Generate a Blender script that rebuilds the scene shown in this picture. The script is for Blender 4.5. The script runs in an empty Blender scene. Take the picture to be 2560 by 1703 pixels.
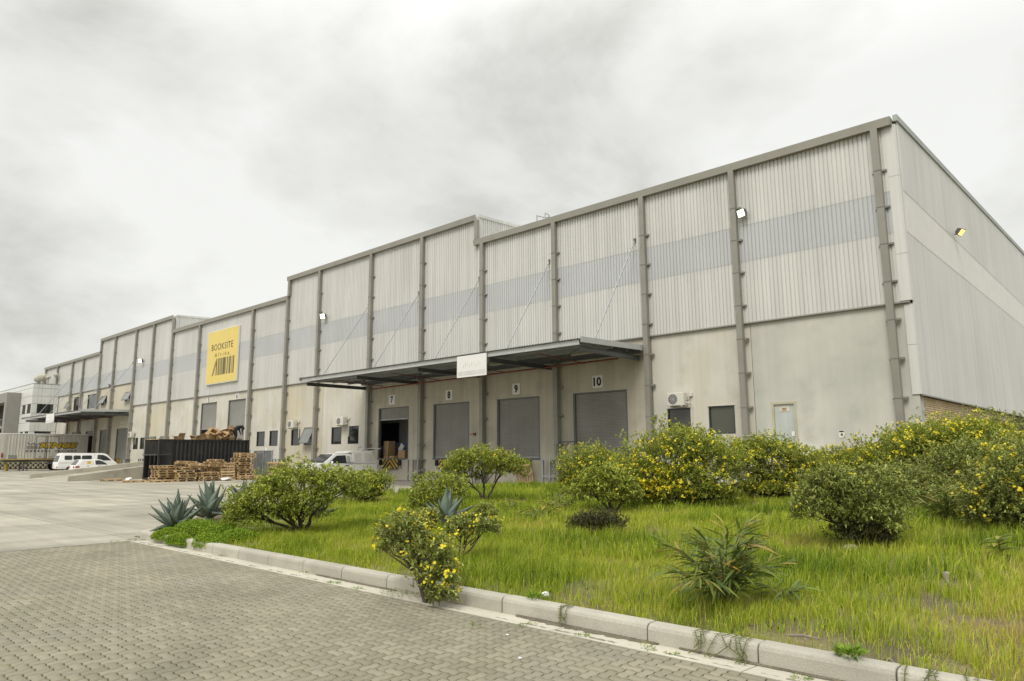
import bpy, bmesh, math, random
import numpy as np
from mathutils import Matrix, Vector
random.seed(7)
RNG = np.random.default_rng(11)
SC = bpy.context.scene
COL = SC.collection

# ------------------------------------------------------------------ camera
F_PX, PITCH, ROLL, YAW = 1762.17, 0.15933, -0.005576, 0.747542   # pixels of the 2560 px wide photograph
CX, CY = 1280.0, 851.5
CAM = Vector((0.0, -29.247, 1.65))
_c, _s = math.cos(YAW), math.sin(YAW)
FW = Vector((-_s*math.cos(PITCH), _c*math.cos(PITCH), math.sin(PITCH)))
_r = Vector((_c, _s, 0)); _u = _r.cross(FW)
RT = _r*math.cos(ROLL) + _u*math.sin(ROLL)
UP = -_r*math.sin(ROLL) + _u*math.cos(ROLL)
cd = bpy.data.cameras.new('camera'); cam = bpy.data.objects.new('camera', cd); COL.objects.link(cam)
cd.sensor_width = 36.0; cd.lens = F_PX/2560*36; cd.clip_start = 0.05; cd.clip_end = 3000
cam.matrix_world = Matrix(((RT.x, UP.x, -FW.x, CAM.x), (RT.y, UP.y, -FW.y, CAM.y), (RT.z, UP.z, -FW.z, CAM.z), (0, 0, 0, 1)))
SC.camera = cam

def ray(px, py): return FW*F_PX + RT*(px-CX) - UP*(py-CY)
def ground(px, py, z=0.0):            # pixel -> point on the level z
    d = ray(px, py); return CAM + d*((z-CAM.z)/d.z)
def ppm(p): return F_PX/((Vector(p)-CAM).dot(FW))    # photo pixels per metre at a point

# ------------------------------------------------------------------ sky and light (overcast)
SUN_EL, SUN_AZ = math.radians(50), math.radians(160)    # azimuth clockwise from +Y (north)
W = bpy.data.worlds.new('World'); SC.world = W; W.use_nodes = True
nt = W.node_tree; nt.nodes.clear(); N = nt.nodes.new; LK = nt.links.new
out = N('ShaderNodeOutputWorld'); bg = N('ShaderNodeBackground'); bg.inputs['Strength'].default_value = 0.1
LK(bg.outputs[0], out.inputs[0])
sky = N('ShaderNodeTexSky'); sky.sky_type = 'NISHITA'; sky.sun_disc = False
sky.sun_elevation = SUN_EL; sky.sun_rotation = SUN_AZ; sky.air_density = 1.4; sky.dust_density = 3.0
tc = N('ShaderNodeTexCoord')
sep = N('ShaderNodeSeparateXYZ'); LK(tc.outputs['Generated'], sep.inputs[0])
# cloud layer seen on a plane overhead: direction.xy / (z + 0.25)
ad = N('ShaderNodeMath'); ad.operation = 'ADD'; ad.inputs[1].default_value = 0.38; LK(sep.outputs['Z'], ad.inputs[0])
mxz = N('ShaderNodeMath'); mxz.operation = 'MAXIMUM'; mxz.inputs[1].default_value = 0.42; LK(ad.outputs[0], mxz.inputs[0])
dx = N('ShaderNodeMath'); dx.operation = 'DIVIDE'; LK(sep.outputs['X'], dx.inputs[0]); LK(mxz.outputs[0], dx.inputs[1])
dy = N('ShaderNodeMath'); dy.operation = 'DIVIDE'; LK(sep.outputs['Y'], dy.inputs[0]); LK(mxz.outputs[0], dy.inputs[1])
cmb = N('ShaderNodeCombineXYZ'); LK(dx.outputs[0], cmb.inputs[0]); LK(dy.outputs[0], cmb.inputs[1])
n1 = N('ShaderNodeTexNoise'); n1.inputs['Scale'].default_value = 1.9; n1.inputs['Detail'].default_value = 8.0; n1.inputs['Roughness'].default_value = 0.55
n1.inputs['Distortion'].default_value = 0.2
off = N('ShaderNodeVectorMath'); off.operation = 'ADD'; off.inputs[1].default_value = (3.1, 1.7, 0.0); LK(cmb.outputs[0], off.inputs[0])
LK(off.outputs[0], n1.inputs['Vector'])
cr = N('ShaderNodeValToRGB'); LK(n1.outputs['Fac'], cr.inputs[0])
e = cr.color_ramp.elements
e[0].position = 0.32; e[0].color = (0.40, 0.40, 0.37, 1)
e[1].position = 0.60; e[1].color = (0.68, 0.682, 0.655, 1)
m = cr.color_ramp.elements.new(0.46); m.color = (0.575, 0.575, 0.545, 1)
# an overcast sky is brighter overhead than near the horizon
br = N('ShaderNodeMapRange'); br.inputs['From Min'].default_value = 0.45; br.inputs['From Max'].default_value = 1.0
br.inputs['To Min'].default_value = 10.0; br.inputs['To Max'].default_value = 22.0; LK(sep.outputs['Z'], br.inputs['Value'])
vm = N('ShaderNodeVectorMath'); vm.operation = 'SCALE'; LK(cr.outputs[0], vm.inputs[0]); LK(br.outputs[0], vm.inputs['Scale'])
mx = N('ShaderNodeMix'); mx.data_type = 'RGBA'; mx.inputs['Factor'].default_value = 0.94
LK(sky.outputs[0], mx.inputs[6]); LK(vm.outputs[0], mx.inputs[7]); LK(mx.outputs[2], bg.inputs['Color'])

sd = bpy.data.lights.new('sun', 'SUN'); sd.energy = 1.5; sd.angle = math.radians(26); sd.color = (1.0, 0.95, 0.86)
sun = bpy.data.objects.new('sun', sd); COL.objects.link(sun)
sdir = Vector((math.sin(SUN_AZ)*math.cos(SUN_EL), math.cos(SUN_AZ)*math.cos(SUN_EL), math.sin(SUN_EL)))
sun.rotation_euler = sdir.to_track_quat('Z', 'Y').to_euler(); sun.location = (0, -40, 60)
SC.view_settings.view_transform = 'Standard'; SC.view_settings.look = 'None'
SC.view_settings.gamma = 1.0; SC.view_settings.exposure = 0.48; SC.view_settings.use_curve_mapping = False
SC.render.engine = 'CYCLES'; SC.cycles.max_bounces = 6; SC.cycles.use_denoising = True

# ------------------------------------------------------------------ helpers: tags, objects, meshes
def tag(o, label=None, cat=None, group=None, kind=None):
    if label: o['label'] = label
    if cat: o['category'] = cat
    if group: o['group'] = group
    if kind: o['kind'] = kind
    return o
WL = {}                                # object -> world offset of its frame (things that are not rotated)
def empty(name, loc=(0, 0, 0), rz=0.0, label=None, cat=None, group=None, local=False, rot=None):
    o = bpy.data.objects.new(name, None); COL.objects.link(o); o.empty_display_size = 0.3
    o.location = loc; o.rotation_euler = rot if rot else (0, 0, rz)
    WL[o] = Vector((0, 0, 0)) if (local or rz or rot) else Vector(loc)
    return tag(o, label, cat, group)
def link(me, name, mat, parent=None, loc=None):
    o = bpy.data.objects.new(name, me); COL.objects.link(o)
    if mat is not None and not me.materials:
        for mm in (mat if isinstance(mat, (list, tuple)) else [mat]): me.materials.append(mm)
    if parent is not None: o.parent = parent
    if loc is not None: o.location = loc
    return o
def copy_tree(o, parent=None):
    c = o.copy(); COL.objects.link(c); c.parent = parent
    for ch in list(o.children): copy_tree(ch, c)
    return c

class MB:
    """collects polygons, then links them as one mesh object"""
    def __init__(s): s.v = []; s.f = []; s.m = []
    def add(s, vs, fs, mi=0):
        b = len(s.v); s.v += [tuple(v) for v in vs]; s.f += [tuple(i+b for i in f) for f in fs]; s.m += [mi]*len(fs); return s
    def box(s, x0, x1, y0, y1, z0, z1, mat=None, mi=0):
        vs = [(x0,y0,z0),(x1,y0,z0),(x1,y1,z0),(x0,y1,z0),(x0,y0,z1),(x1,y0,z1),(x1,y1,z1),(x0,y1,z1)]
        if mat is not None: vs = [mat @ Vector(v) for v in vs]
        return s.add(vs, [(0,3,2,1),(4,5,6,7),(0,1,5,4),(1,2,6,5),(2,3,7,6),(3,0,4,7)], mi)
    def cbox(s, c, d, mat=None, mi=0):
        M_ = Matrix.Translation(c) @ (mat if mat is not None else Matrix.Identity(4))
        return s.box(-d[0]/2, d[0]/2, -d[1]/2, d[1]/2, -d[2]/2, d[2]/2, M_, mi)
    def quad(s, a, b, c, d, mi=0): return s.add([a, b, c, d], [(0, 1, 2, 3)], mi)
    def prism(s, pts, a0, a1, axis='x', mi=0):
        n = len(pts)
        def P(p, a): return (a, p[0], p[1]) if axis == 'x' else ((p[0], a, p[1]) if axis == 'y' else (p[0], p[1], a))
        vs = [P(p, a0) for p in pts] + [P(p, a1) for p in pts]
        fs = [tuple(range(n))[::-1], tuple(range(n, 2*n))] + [(i, (i+1) % n, n+(i+1) % n, n+i) for i in range(n)]
        return s.add(vs, fs, mi)
    def tube(s, path, r, n=8, mi=0, cap=True):
        path = [Vector(p) for p in path]; R = r if isinstance(r, (list, tuple)) else [r]*len(path)
        vs = []; prev = None
        for i, p in enumerate(path):
            t = (path[min(i+1, len(path)-1)] - path[max(i-1, 0)]).normalized()
            a = Vector((0, 0, 1)) if abs(t.z) < 0.9 else Vector((1, 0, 0))
            if prev is not None: a = prev
            u = (a - t*a.dot(t)).normalized(); w = t.cross(u); prev = u
            vs += [p + (u*math.cos(2*math.pi*k/n) + w*math.sin(2*math.pi*k/n))*R[i] for k in range(n)]
        fs = []
        for i in range(len(path)-1):
            for k in range(n): fs.append((i*n+k, i*n+(k+1) % n, (i+1)*n+(k+1) % n, (i+1)*n+k))
        if cap: fs += [tuple(range(n))[::-1], tuple(range((len(path)-1)*n, len(path)*n))]
        return s.add(vs, fs, mi)
    def lathe(s, prof, c=(0, 0, 0), n=16, axis='z', mi=0):
        vs = []; fs = []
        for (r, h) in prof:
            for k in range(n):
                a = 2*math.pi*k/n; x, y = r*math.cos(a), r*math.sin(a)
                vs.append((c[0]+x, c[1]+y, c[2]+h) if axis == 'z' else ((c[0]+h, c[1]+x, c[2]+y) if axis == 'x' else (c[0]+x, c[1]+h, c[2]+y)))
        for i in range(len(prof)-1):
            for k in range(n): fs.append((i*n+k, i*n+(k+1) % n, (i+1)*n+(k+1) % n, (i+1)*n+k))
        return s.add(vs, fs, mi)
    def mesh(s, name, bevel=0.0, smooth=False):
        me = bpy.data.meshes.new(name); me.from_pydata(s.v, [], s.f); me.update()
        if any(s.m): me.polygons.foreach_set('material_index', s.m)
        bm = bmesh.new(); bm.from_mesh(me)
        bmesh.ops.recalc_face_normals(bm, faces=bm.faces)
        if bevel: bmesh.ops.bevel(bm, geom=[e_ for e_ in bm.edges if len(e_.link_faces) == 2 and e_.calc_face_angle(0) > 0.6], offset=bevel, segments=1, affect='EDGES', profile=0.5)
        bm.to_mesh(me); bm.free()
        if smooth: me.polygons.foreach_set('use_smooth', [True]*len(me.polygons))
        return me
    def build(s, name, mat, parent=None, bevel=0.0, smooth=False, base=None):
        """world (or parent-local) coordinates in, object with its own origin out"""
        offp = WL.get(parent, Vector((0, 0, 0))) if parent is not None else Vector((0, 0, 0))
        A = np.array([tuple(v) for v in s.v]); lo, hi = A.min(0), A.max(0)
        o_ = Vector(((lo[0]+hi[0])/2, (lo[1]+hi[1])/2, lo[2] if parent is None else (lo[2]+hi[2])/2)) if base is None else Vector(base)
        s.v = [(v[0]-o_.x, v[1]-o_.y, v[2]-o_.z) for v in s.v]
        o = link(s.mesh(name, bevel, smooth), name, mat, parent, o_ - offp)
        WL[o] = o_
        return o

def np_mesh(name, V, T, tint=None):
    """fast triangle mesh from arrays"""
    me = bpy.data.meshes.new(name); V = np.asarray(V, np.float32); T = np.asarray(T, np.int32)
    me.vertices.add(len(V)); me.vertices.foreach_set('co', V.ravel())
    me.loops.add(T.size); me.loops.foreach_set('vertex_index', T.ravel())
    me.polygons.add(len(T)); me.polygons.foreach_set('loop_start', np.arange(0, T.size, 3, dtype=np.int32))
    me.polygons.foreach_set('loop_total', np.full(len(T), 3, np.int32))
    if tint is not None:
        a = me.attributes.new('tint', 'FLOAT', 'POINT'); a.data.foreach_set('value', np.asarray(tint, np.float32))
    me.update(calc_edges=True); return me

def bar_matrix(a, b):
    a, b = Vector(a), Vector(b); d = b-a
    return Matrix.Translation((a+b)/2) @ d.to_track_quat('X', 'Z').to_matrix().to_4x4(), d.length
def bar(mb, a, b, w, h, mi=0):
    M_, L = bar_matrix(a, b); return mb.box(-L/2, L/2, -w/2, w/2, -h/2, h/2, M_, mi)

# ------------------------------------------------------------------ materials (all node-based)
MATS = {}
def mat(name, col, rough=0.7, metal=0.0, var=0.12, scale=2.0, fine=0.06, fscale=40.0, streak=0.0, bump=0.0, bscale=60.0,
        col2=None, obj_rand=0.0, tint=None, transl=0.0, emit=0.0, spec=0.5, stain=None, stain_scale=0.6, stain_amt=0.5, tyre=0.0):
    if name in MATS: return MATS[name]
    m_ = bpy.data.materials.new(name); m_.use_nodes = True; t = m_.node_tree; b = t.nodes['Principled BSDF']
    n = t.nodes.new; l = t.links.new
    b.inputs['Roughness'].default_value = rough; b.inputs['Metallic'].default_value = metal
    b.inputs['Specular IOR Level'].default_value = spec
    geo = n('ShaderNodeNewGeometry'); pos = geo.outputs['Position']
    cur = n('ShaderNodeRGB'); cur.outputs[0].default_value = (*col, 1); cur = cur.outputs[0]
    def mixc(fac, c2, c1):
        x = n('ShaderNodeMix'); x.data_type = 'RGBA'; l(fac, x.inputs['Factor']); l(c1, x.inputs[6])
        if isinstance(c2, tuple): x.inputs[7].default_value = (*c2, 1)
        else: l(c2, x.inputs[7])
        return x.outputs[2]
    def noise(sc_, det=3.0, vec=None, scl=None):
        q = n('ShaderNodeTexNoise'); q.inputs['Scale'].default_value = sc_; q.inputs['Detail'].default_value = det
        if scl:
            mp = n('ShaderNodeMapping'); mp.inputs['Scale'].default_value = scl; l(pos, mp.inputs['Vector']); l(mp.outputs[0], q.inputs['Vector'])
        else: l(pos if vec is None else vec, q.inputs['Vector'])
        return q.outputs['Fac']
    def rng(v, a, b_, lo, hi):
        q = n('ShaderNodeMapRange'); q.inputs['From Min'].default_value = a; q.inputs['From Max'].default_value = b_
        q.inputs['To Min'].default_value = lo; q.inputs['To Max'].default_value = hi; l(v, q.inputs['Value']); return q.outputs[0]
    def mul(c, v):
        q = n('ShaderNodeVectorMath'); q.operation = 'SCALE'; l(c, q.inputs[0]); l(v, q.inputs['Scale']); return q.outputs[0]
    if tint is not None:
        at = n('ShaderNodeAttribute'); at.attribute_name = 'tint'
        rp = n('ShaderNodeValToRGB'); l(at.outputs['Fac'], rp.inputs[0]); el = rp.color_ramp.elements
        for i, (p_, c_) in enumerate(tint):
            ee = el[i] if i < 2 else el.new(p_)
            ee.position = p_; ee.color = (*c_, 1)
        cur = rp.outputs[0]
    if col2 is not None: cur = mixc(rng(noise(scale, 4.0), 0.40, 0.62, 0, 1), col2, cur)
    if var: cur = mul(cur, rng(noise(scale*0.7, 3.0), 0.3, 0.7, 1-var, 1+var))
    if fine: cur = mul(cur, rng(noise(fscale, 2.0), 0.3, 0.7, 1-fine, 1+fine))
    if streak: cur = mul(cur, rng(noise(1.0, 3.0, None, (3.2, 3.2, 0.10)), 0.35, 0.68, 1+streak*0.4, 1-streak))
    if stain is not None: cur = mixc(rng(noise(stain_scale, 5.0), 0.55, 0.75, 0, stain_amt), stain, cur)
    if tyre:
        cur = mul(cur, rng(noise(1.0, 4.0, None, (0.16, 1.5, 1.0)), 0.40, 0.64, 1.04, 1-tyre)); cur = mul(cur, rng(noise(1.0, 4.0, None, (1.6, 0.22, 1.0)), 0.45, 0.68, 1.02, 1-tyre*0.8))
    if obj_rand:
        oi = n('ShaderNodeObjectInfo'); cur = mul(cur, rng(oi.outputs['Random'], 0, 1, 1-obj_rand, 1+obj_rand))
    l(cur, b.inputs['Base Color'])
    if bump:
        bp = n('ShaderNodeBump'); bp.inputs['Strength'].default_value = bump; bp.inputs['Distance'].default_value = 0.02
        l(noise(bscale, 4.0), bp.inputs['Height']); l(bp.outputs[0], b.inputs['Normal'])
    if emit:
        b.inputs['Emission Color'].default_value = (*col, 1); b.inputs['Emission Strength'].default_value = emit
    if transl:
        tr = n('ShaderNodeBsdfTranslucent'); l(cur, tr.inputs['Color']); ms = n('ShaderNodeMixShader'); ms.inputs[0].default_value = transl
        l(b.outputs[0], ms.inputs[1]); l(tr.outputs[0], ms.inputs[2]); l(ms.outputs[0], t.nodes['Material Output'].inputs['Surface'])
    MATS[name] = m_; return m_

M_CONC = mat('concrete_panel_cream', (0.54, 0.515, 0.435), 0.9, var=0.08, scale=0.5, streak=0.07, fine=0.05, bump=0.15, bscale=25, col2=(0.56, 0.545, 0.49), stain=(0.37, 0.355, 0.30), stain_scale=0.9, stain_amt=0.45)
M_CONCY = mat('concrete_panel_yellowed', (0.54, 0.49, 0.37), 0.9, var=0.08, scale=0.5, streak=0.08, fine=0.05, bump=0.15, bscale=25, col2=(0.53, 0.50, 0.42))
M_CONCG = mat('concrete_panel_grey', (0.47, 0.47, 0.425), 0.9, var=0.07, scale=0.35, streak=0.04, fine=0.05, bump=0.15, bscale=25, col2=(0.57, 0.56, 0.505), stain=(0.36, 0.365, 0.33), stain_scale=0.8, stain_amt=0.65)
M_CONCD = mat('concrete_panel_raw', (0.50, 0.465, 0.375), 0.9, var=0.10, scale=0.6, streak=0.10, fine=0.05, bump=0.15, bscale=25, col2=(0.45, 0.425, 0.35), stain=(0.30, 0.28, 0.23), stain_scale=1.1, stain_amt=0.5)
M_CLAD = mat('cladding_sheet', (0.60, 0.60, 0.57), 0.40, metal=0.1, var=0.05, scale=0.4, fine=0.02, streak=0.10)
M_BAND = mat('translucent_sheet', (0.48, 0.495, 0.50), 0.35, var=0.05, scale=0.5, fine=0.02, streak=0.04)
M_GUT = mat('gutter_metal', (0.29, 0.28, 0.24), 0.5, metal=0.2, var=0.06, fine=0.03)
M_PIPE = mat('downpipe_metal', (0.27, 0.26, 0.225), 0.5, metal=0.15, var=0.08, fine=0.03, streak=0.06)
M_TRIM = mat('trim_steel', (0.22, 0.215, 0.19), 0.6, var=0.08)
M_BARGE = mat('barge_flashing', (0.36, 0.40, 0.37), 0.5, metal=0.2)
M_STEEL = mat('galvanised_steel', (0.36, 0.375, 0.38), 0.45, metal=0.45, var=0.10, fine=0.05)
M_DSTEEL = mat('dark_steel', (0.13, 0.14, 0.145), 0.5, metal=0.3, var=0.12)
M_ROLL = mat('roller_door_steel', (0.34, 0.335, 0.315), 0.4, metal=0.25, var=0.10, scale=0.8, streak=0.06)
M_FRAME = mat('window_frame_dark', (0.035, 0.04, 0.045), 0.4, var=0.05)
M_GLASS = mat('window_glass', (0.022, 0.024, 0.022), 0.06, var=0.3, scale=1.5, fine=0, spec=0.8)
M_GLASSB = mat('window_glass_blind', (0.075, 0.075, 0.055), 0.10, var=0.15, scale=1.0, fine=0, spec=0.6)
M_WHITE = mat('white_board', (0.72, 0.72, 0.70), 0.5, var=0.03, fine=0.02)
M_BLACK = mat('black_print', (0.012, 0.012, 0.014), 0.5, var=0.0, fine=0)
M_RED = mat('red_pipe_paint', (0.19, 0.04, 0.025), 0.5, var=0.1)
M_PLAS = mat('off_white_plastic', (0.62, 0.60, 0.54), 0.4, var=0.04)
M_RUB = mat('black_rubber', (0.015, 0.015, 0.016), 0.75, var=0.1)
M_PAINTW = mat('white_car_paint', (0.78, 0.78, 0.77), 0.22, var=0.03, fine=0.01, scale=1.2)
M_CANOPYP = mat('white_fibreglass', (0.66, 0.655, 0.62), 0.4, var=0.05, fine=0.02)
M_WOOD = mat('pallet_wood', (0.50, 0.36, 0.195), 0.85, var=0.22, scale=2.5, fine=0.12, fscale=30, obj_rand=0.28, bump=0.2, bscale=40)
M_CARD = mat('cardboard', (0.37, 0.245, 0.125), 0.9, var=0.08, obj_rand=0.18, fine=0.03)
M_YARD = mat('yard_concrete', (0.335, 0.315, 0.25), 0.85, var=0.10, scale=0.25, fine=0.06, fscale=14, bump=0.12, bscale=50, col2=(0.40, 0.375, 0.305), stain=(0.17, 0.16, 0.13), stain_scale=0.22, stain_amt=0.85, obj_rand=0.08, tyre=0.22)
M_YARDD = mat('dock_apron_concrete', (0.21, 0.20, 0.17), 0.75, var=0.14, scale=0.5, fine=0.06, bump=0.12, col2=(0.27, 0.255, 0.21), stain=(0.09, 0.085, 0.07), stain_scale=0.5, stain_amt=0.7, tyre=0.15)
M_JOINT = mat('joint_filler', (0.14, 0.135, 0.10), 0.95, var=0.2, scale=3)
M_KERB = mat('kerb_concrete', (0.40, 0.38, 0.32), 0.9, var=0.10, scale=3, fine=0.08, fscale=60, bump=0.3, bscale=90, obj_rand=0.06, stain=(0.30, 0.285, 0.24), stain_scale=2.5, stain_amt=0.6)
M_CHAN = mat('channel_concrete', (0.50, 0.47, 0.39), 0.9, var=0.12, scale=1.5, fine=0.08, bump=0.2, stain=(0.22, 0.20, 0.16), stain_scale=1.3, stain_amt=0.35)
M_PAVER = mat('paver_concrete', (0.335, 0.30, 0.235), 0.9, var=0.14, scale=1.1, fine=0.10, fscale=130, bump=0.35, bscale=180, tint=((0.0, (0.225, 0.206, 0.148)), (1.0, (0.282, 0.256, 0.188))), stain=(0.24, 0.225, 0.19), stain_scale=0.7, stain_amt=0.5)
M_BED = mat('bed_soil', (0.13, 0.10, 0.065), 0.95, var=0.3, scale=2.0, fine=0.2, bump=0.5, bscale=30, col2=(0.17, 0.15, 0.07))
# ================================================================== THE SETTING
m_ground = mat('far_ground', (0.20, 0.18, 0.12), 0.95, var=0.2, scale=0.05)
g = MB(); g.quad((-900, -900, -0.08), (900, -900, -0.08), (900, 900, -0.08), (-900, 900, -0.08)); tag(g.build('ground', m_ground, base=(0, 0, -0.08)), kind='structure')

# concrete yard: a dark bed of joint filler with cast slabs on it
PAVE_X = -15.2                        # where the yard meets the block paving
y = MB(); y.quad((-160, -70, -0.02), (PAVE_X, -70, -0.02), (PAVE_X, 0, -0.02), (-160, 0, -0.02))
y.quad((PAVE_X, -23.9, -0.02), (-5, -23.9, -0.02), (-5, 0, -0.02), (PAVE_X, 0, -0.02))
yard = tag(y.build('yard', M_JOINT, base=(-80, -30, -0.02)), kind='structure')
xs = [PAVE_X]; 
while xs[-1] > -150: xs.append(xs[-1]-5.6)
ys = [-68.9, -63.0, -57.4, -51.8, -46.2, -40.6, -35.0, -29.4, -23.75, -19.0, -14.4, -9.7, -5.1, 0.0]
for i in range(len(xs)-1):
    for j in range(len(ys)-1):
        if (Vector(((xs[i]+xs[i+1])/2, (ys[j]+ys[j+1])/2, 0))-CAM).dot(FW) < 2: continue
        gp = 0.013
        s_ = MB().box(xs[i+1]+gp, xs[i]-gp, ys[j]+gp, ys[j+1]-gp, -0.018, 0.005 if i == 0 else 0.003+random.uniform(-0.002, 0.002))
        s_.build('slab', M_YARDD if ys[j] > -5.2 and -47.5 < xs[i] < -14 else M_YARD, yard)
s_ = MB().box(PAVE_X+0.008, -5.2, -23.4, -0.008, -0.018, 0.0); s_.build('slab', M_YARD, yard)
# worn yellow bay lines in front of the docks
m_yel = mat('worn_line_paint', (0.42, 0.33, 0.10), 0.85, var=0.3, scale=1.5, stain=(0.40, 0.38, 0.31), stain_scale=1.2, stain_amt=0.9)
for X in (-23.9, -29.4, -35.1, -40.6):
    pl = MB().box(X-0.05, X+0.05, -11.5, -0.9, 0.003, 0.006); tag(pl.build('painted_line', m_yel), kind='structure')

# block paving: herringbone of wavy-edged pavers aligned with the kerb
m_sand = mat('joint_moss_sand', (0.045, 0.045, 0.018), 0.95, var=0.4, scale=2.2, fine=0.2, col2=(0.075, 0.095, 0.012))
U = 0.1
PX0, PX1, PY0, PY1 = PAVE_X+0.012, 2.6, -33.0, -23.905
p = MB(); p.quad((PX0, PY0, -0.0042), (PX1, PY0, -0.0042), (PX1, PY1, -0.0042), (PX0, PY1, -0.0042))
paving = tag(p.build('paving', m_sand, base=(-6, -28, -0.0042)), kind='structure')
WV = ((0.0, 0.0), (0.22, 1.0), (0.5, 0.0), (0.78, -1.0))
AMP = 0.0085
def wavy(corners):
    """closed outline through unit-lattice corners, every unit edge carries the same wave so neighbours interlock"""
    o = []
    for k in range(len(corners)):
        a, b = corners[k], corners[(k+1) % len(corners)]
        dx_, dy_ = b[0]-a[0], b[1]-a[1]
        rev = (dx_+dy_) < 0
        for (t, w) in WV:
            tt = t; ww = w
            if rev: ww = -w
            x, y_ = a[0]+dx_*t, a[1]+dy_*t
            if dx_: o.append((x*U, y_*U+ww*AMP))
            else: o.append((x*U+ww*AMP, y_*U))
    return o
OUT_H = wavy([(0, 0), (1, 0), (2, 0), (2, 1), (1, 1), (0, 1)])
OUT_V = wavy([(0, 0), (1, 0), (1, 1), (1, 2), (0, 2), (0, 1)])
def inset(o, d):
    n = len(o); r = []
    for i in range(n):
        a, b, c = Vector(o[i-1]), Vector(o[i]), Vector(o[(i+1) % n])
        t = (c-a).normalized(); r.append((b.x - t.y*d, b.y + t.x*d))
    return r
def paver_geo(o):
    a = inset(o, 0.0045); b = inset(o, 0.0085); n = len(o)
    V = [(x, y_, -0.02) for x, y_ in a] + [(x, y_, -0.006) for x, y_ in a] + [(x, y_, 0.0) for x, y_ in b]
    return V, n
def tri_ngon(n, base):      # fan is not valid for a wavy outline: strip it across instead
    T = []; i, j = 0, n-1
    while j-i > 1:
        T.append((base+i, base+i+1, base+j)); i += 1
        if j-i > 1: T.append((base+i, base+j-1, base+j)); j -= 1
    return T
def paver_faces(n):
    F = [(i, (i+1) % n, n+(i+1) % n, n+i) for i in range(n)] + [(n+i, n+(i+1) % n, 2*n+(i+1) % n, 2*n+i) for i in range(n)]
    return F + [tuple(range(2*n, 3*n))]
GEO = {}
for key, o in (('h', OUT_H), ('v', OUT_V)):
    V, n = paver_geo(o); cxm = sum(v[0] for v in V)/len(V); cym = sum(v[1] for v in V)/len(V)
    V = [(v[0]-cxm, v[1]-cym, v[2]) for v in V]
    bm = bmesh.new(); vs = [bm.verts.new(v) for v in V]
    for f_ in paver_faces(n): bm.faces.new([vs[i] for i in f_])
    bmesh.ops.recalc_face_normals(bm, faces=bm.faces)
    tm = bpy.data.meshes.new('tmp'); bmesh.ops.triangulate(bm, faces=bm.faces); bm.to_mesh(tm); bm.free()
    VV = np.zeros(len(tm.vertices)*3, np.float32); tm.vertices.foreach_get('co', VV); TT = np.zeros(len(tm.polygons)*3, np.int32); tm.loops.foreach_get('vertex_index', TT)
    GEO[key] = (VV.reshape(-1, 3), TT.reshape(-1, 3), cxm, cym); bpy.data.meshes.remove(tm)
spots = []
ni, nj = int((PX1-PX0)/U)+4, int((PY1-PY0)/U)+4
for j in range(-2, nj):
    for i in range(-2, ni):
        ph = (i+j) % 4 if False else (i-j) % 4
        # herringbone on the unit lattice: phase 0 starts a horizontal paver, phase 2 starts a vertical one
        if ph == 0: k = 'h'
        elif ph == 3: k = 'v'
        else: continue
        cx_, cy_ = i*U+GEO[k][2], j*U+GEO[k][3]
        X, Y = PX0+cx_, PY0+cy_
        if X+0.06 < PX0 or X+0.06 > PX1 or Y-0.06 > PY1 or Y-0.06 < PY0: continue
        spots.append((X, Y, k))
def inview(X, Y):
    d = Vector((X, Y, 0))-CAM; z = d.dot(FW)
    if z < 0.5: return False
    px, py = CX+F_PX*d.dot(RT)/z, CY-F_PX*d.dot(UP)/z
    return -20 < px < 2580 and py < 1715
spots.sort(key=lambda q: (0 if inview(q[0], q[1]) else 1, (q[0]-CAM.x)**2+(q[1]-CAM.y)**2))
VAR = {}
for k in 'hv':
    for t_ in range(5):
        me = np_mesh('paver', GEO[k][0], GEO[k][1], np.full(len(GEO[k][0]), t_/4.0)); me.materials.append(M_PAVER); VAR[k, t_] = me
for (X, Y, k) in spots[:300]:
    o = link(VAR[k, random.randrange(5)], 'paver', None, paving, Vector((X, Y, random.uniform(-0.0012, 0.002)))-WL[paving])
    o.rotation_euler = (random.uniform(-.006, .006), random.uniform(-.006, .006), 0)
Vs, Ts, Tn = [], [], []; b0 = 0
for (X, Y, k) in spots[300:]:
    V, T, _, _ = GEO[k]; tl = np.array([random.uniform(-.006, .006), random.uniform(-.006, .006)])
    v = V.copy(); v[:, 2] += v[:, 0]*tl[0]+v[:, 1]*tl[1]+random.uniform(-0.0012, 0.002); v[:, 0] += X; v[:, 1] += Y
    Vs.append(v); Ts.append(T+b0); b0 += len(V); Tn.append(np.full(len(V), random.random()))
o = link(np_mesh('paver_field', np.concatenate(Vs), np.concatenate(Ts), np.concatenate(Tn)), 'paver_field', M_PAVER, paving, -WL[paving]); tag(o, kind='stuff')
# edge restraint strip of paving where cut pavers would be
# channel strip along the kerb
KY = -23.6
c = MB(); xx = -15.9
chan = tag(MB().add([(-15.9, KY-0.305, -0.03), (3.2, KY-0.305, -0.03), (3.2, KY+0.02, -0.03), (-15.9, KY+0.02, -0.03)], [(0, 1, 2, 3)]).build('channel', M_JOINT, base=(-6, KY-0.15, -0.03)), kind='structure')
while xx < 3.0:
    L = 1.9
    MB().add([(xx+.006, KY-0.30, -0.03), (xx+L-.006, KY-0.30, -0.03), (xx+L-.006, KY+.02, -0.03), (xx+.006, KY+.02, -0.03), (xx+.006, KY-0.30, 0.004), (xx+L-.006, KY-0.30, 0.004), (xx+L-.006, KY+.02, -0.012), (xx+.006, KY+.02, -0.012)],
             [(0, 3, 2, 1), (4, 5, 6, 7), (0, 1, 5, 4), (1, 2, 6, 5), (2, 3, 7, 6), (3, 0, 4, 7)]).build('channel_slab', M_CHAN, chan)
    xx += L
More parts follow.
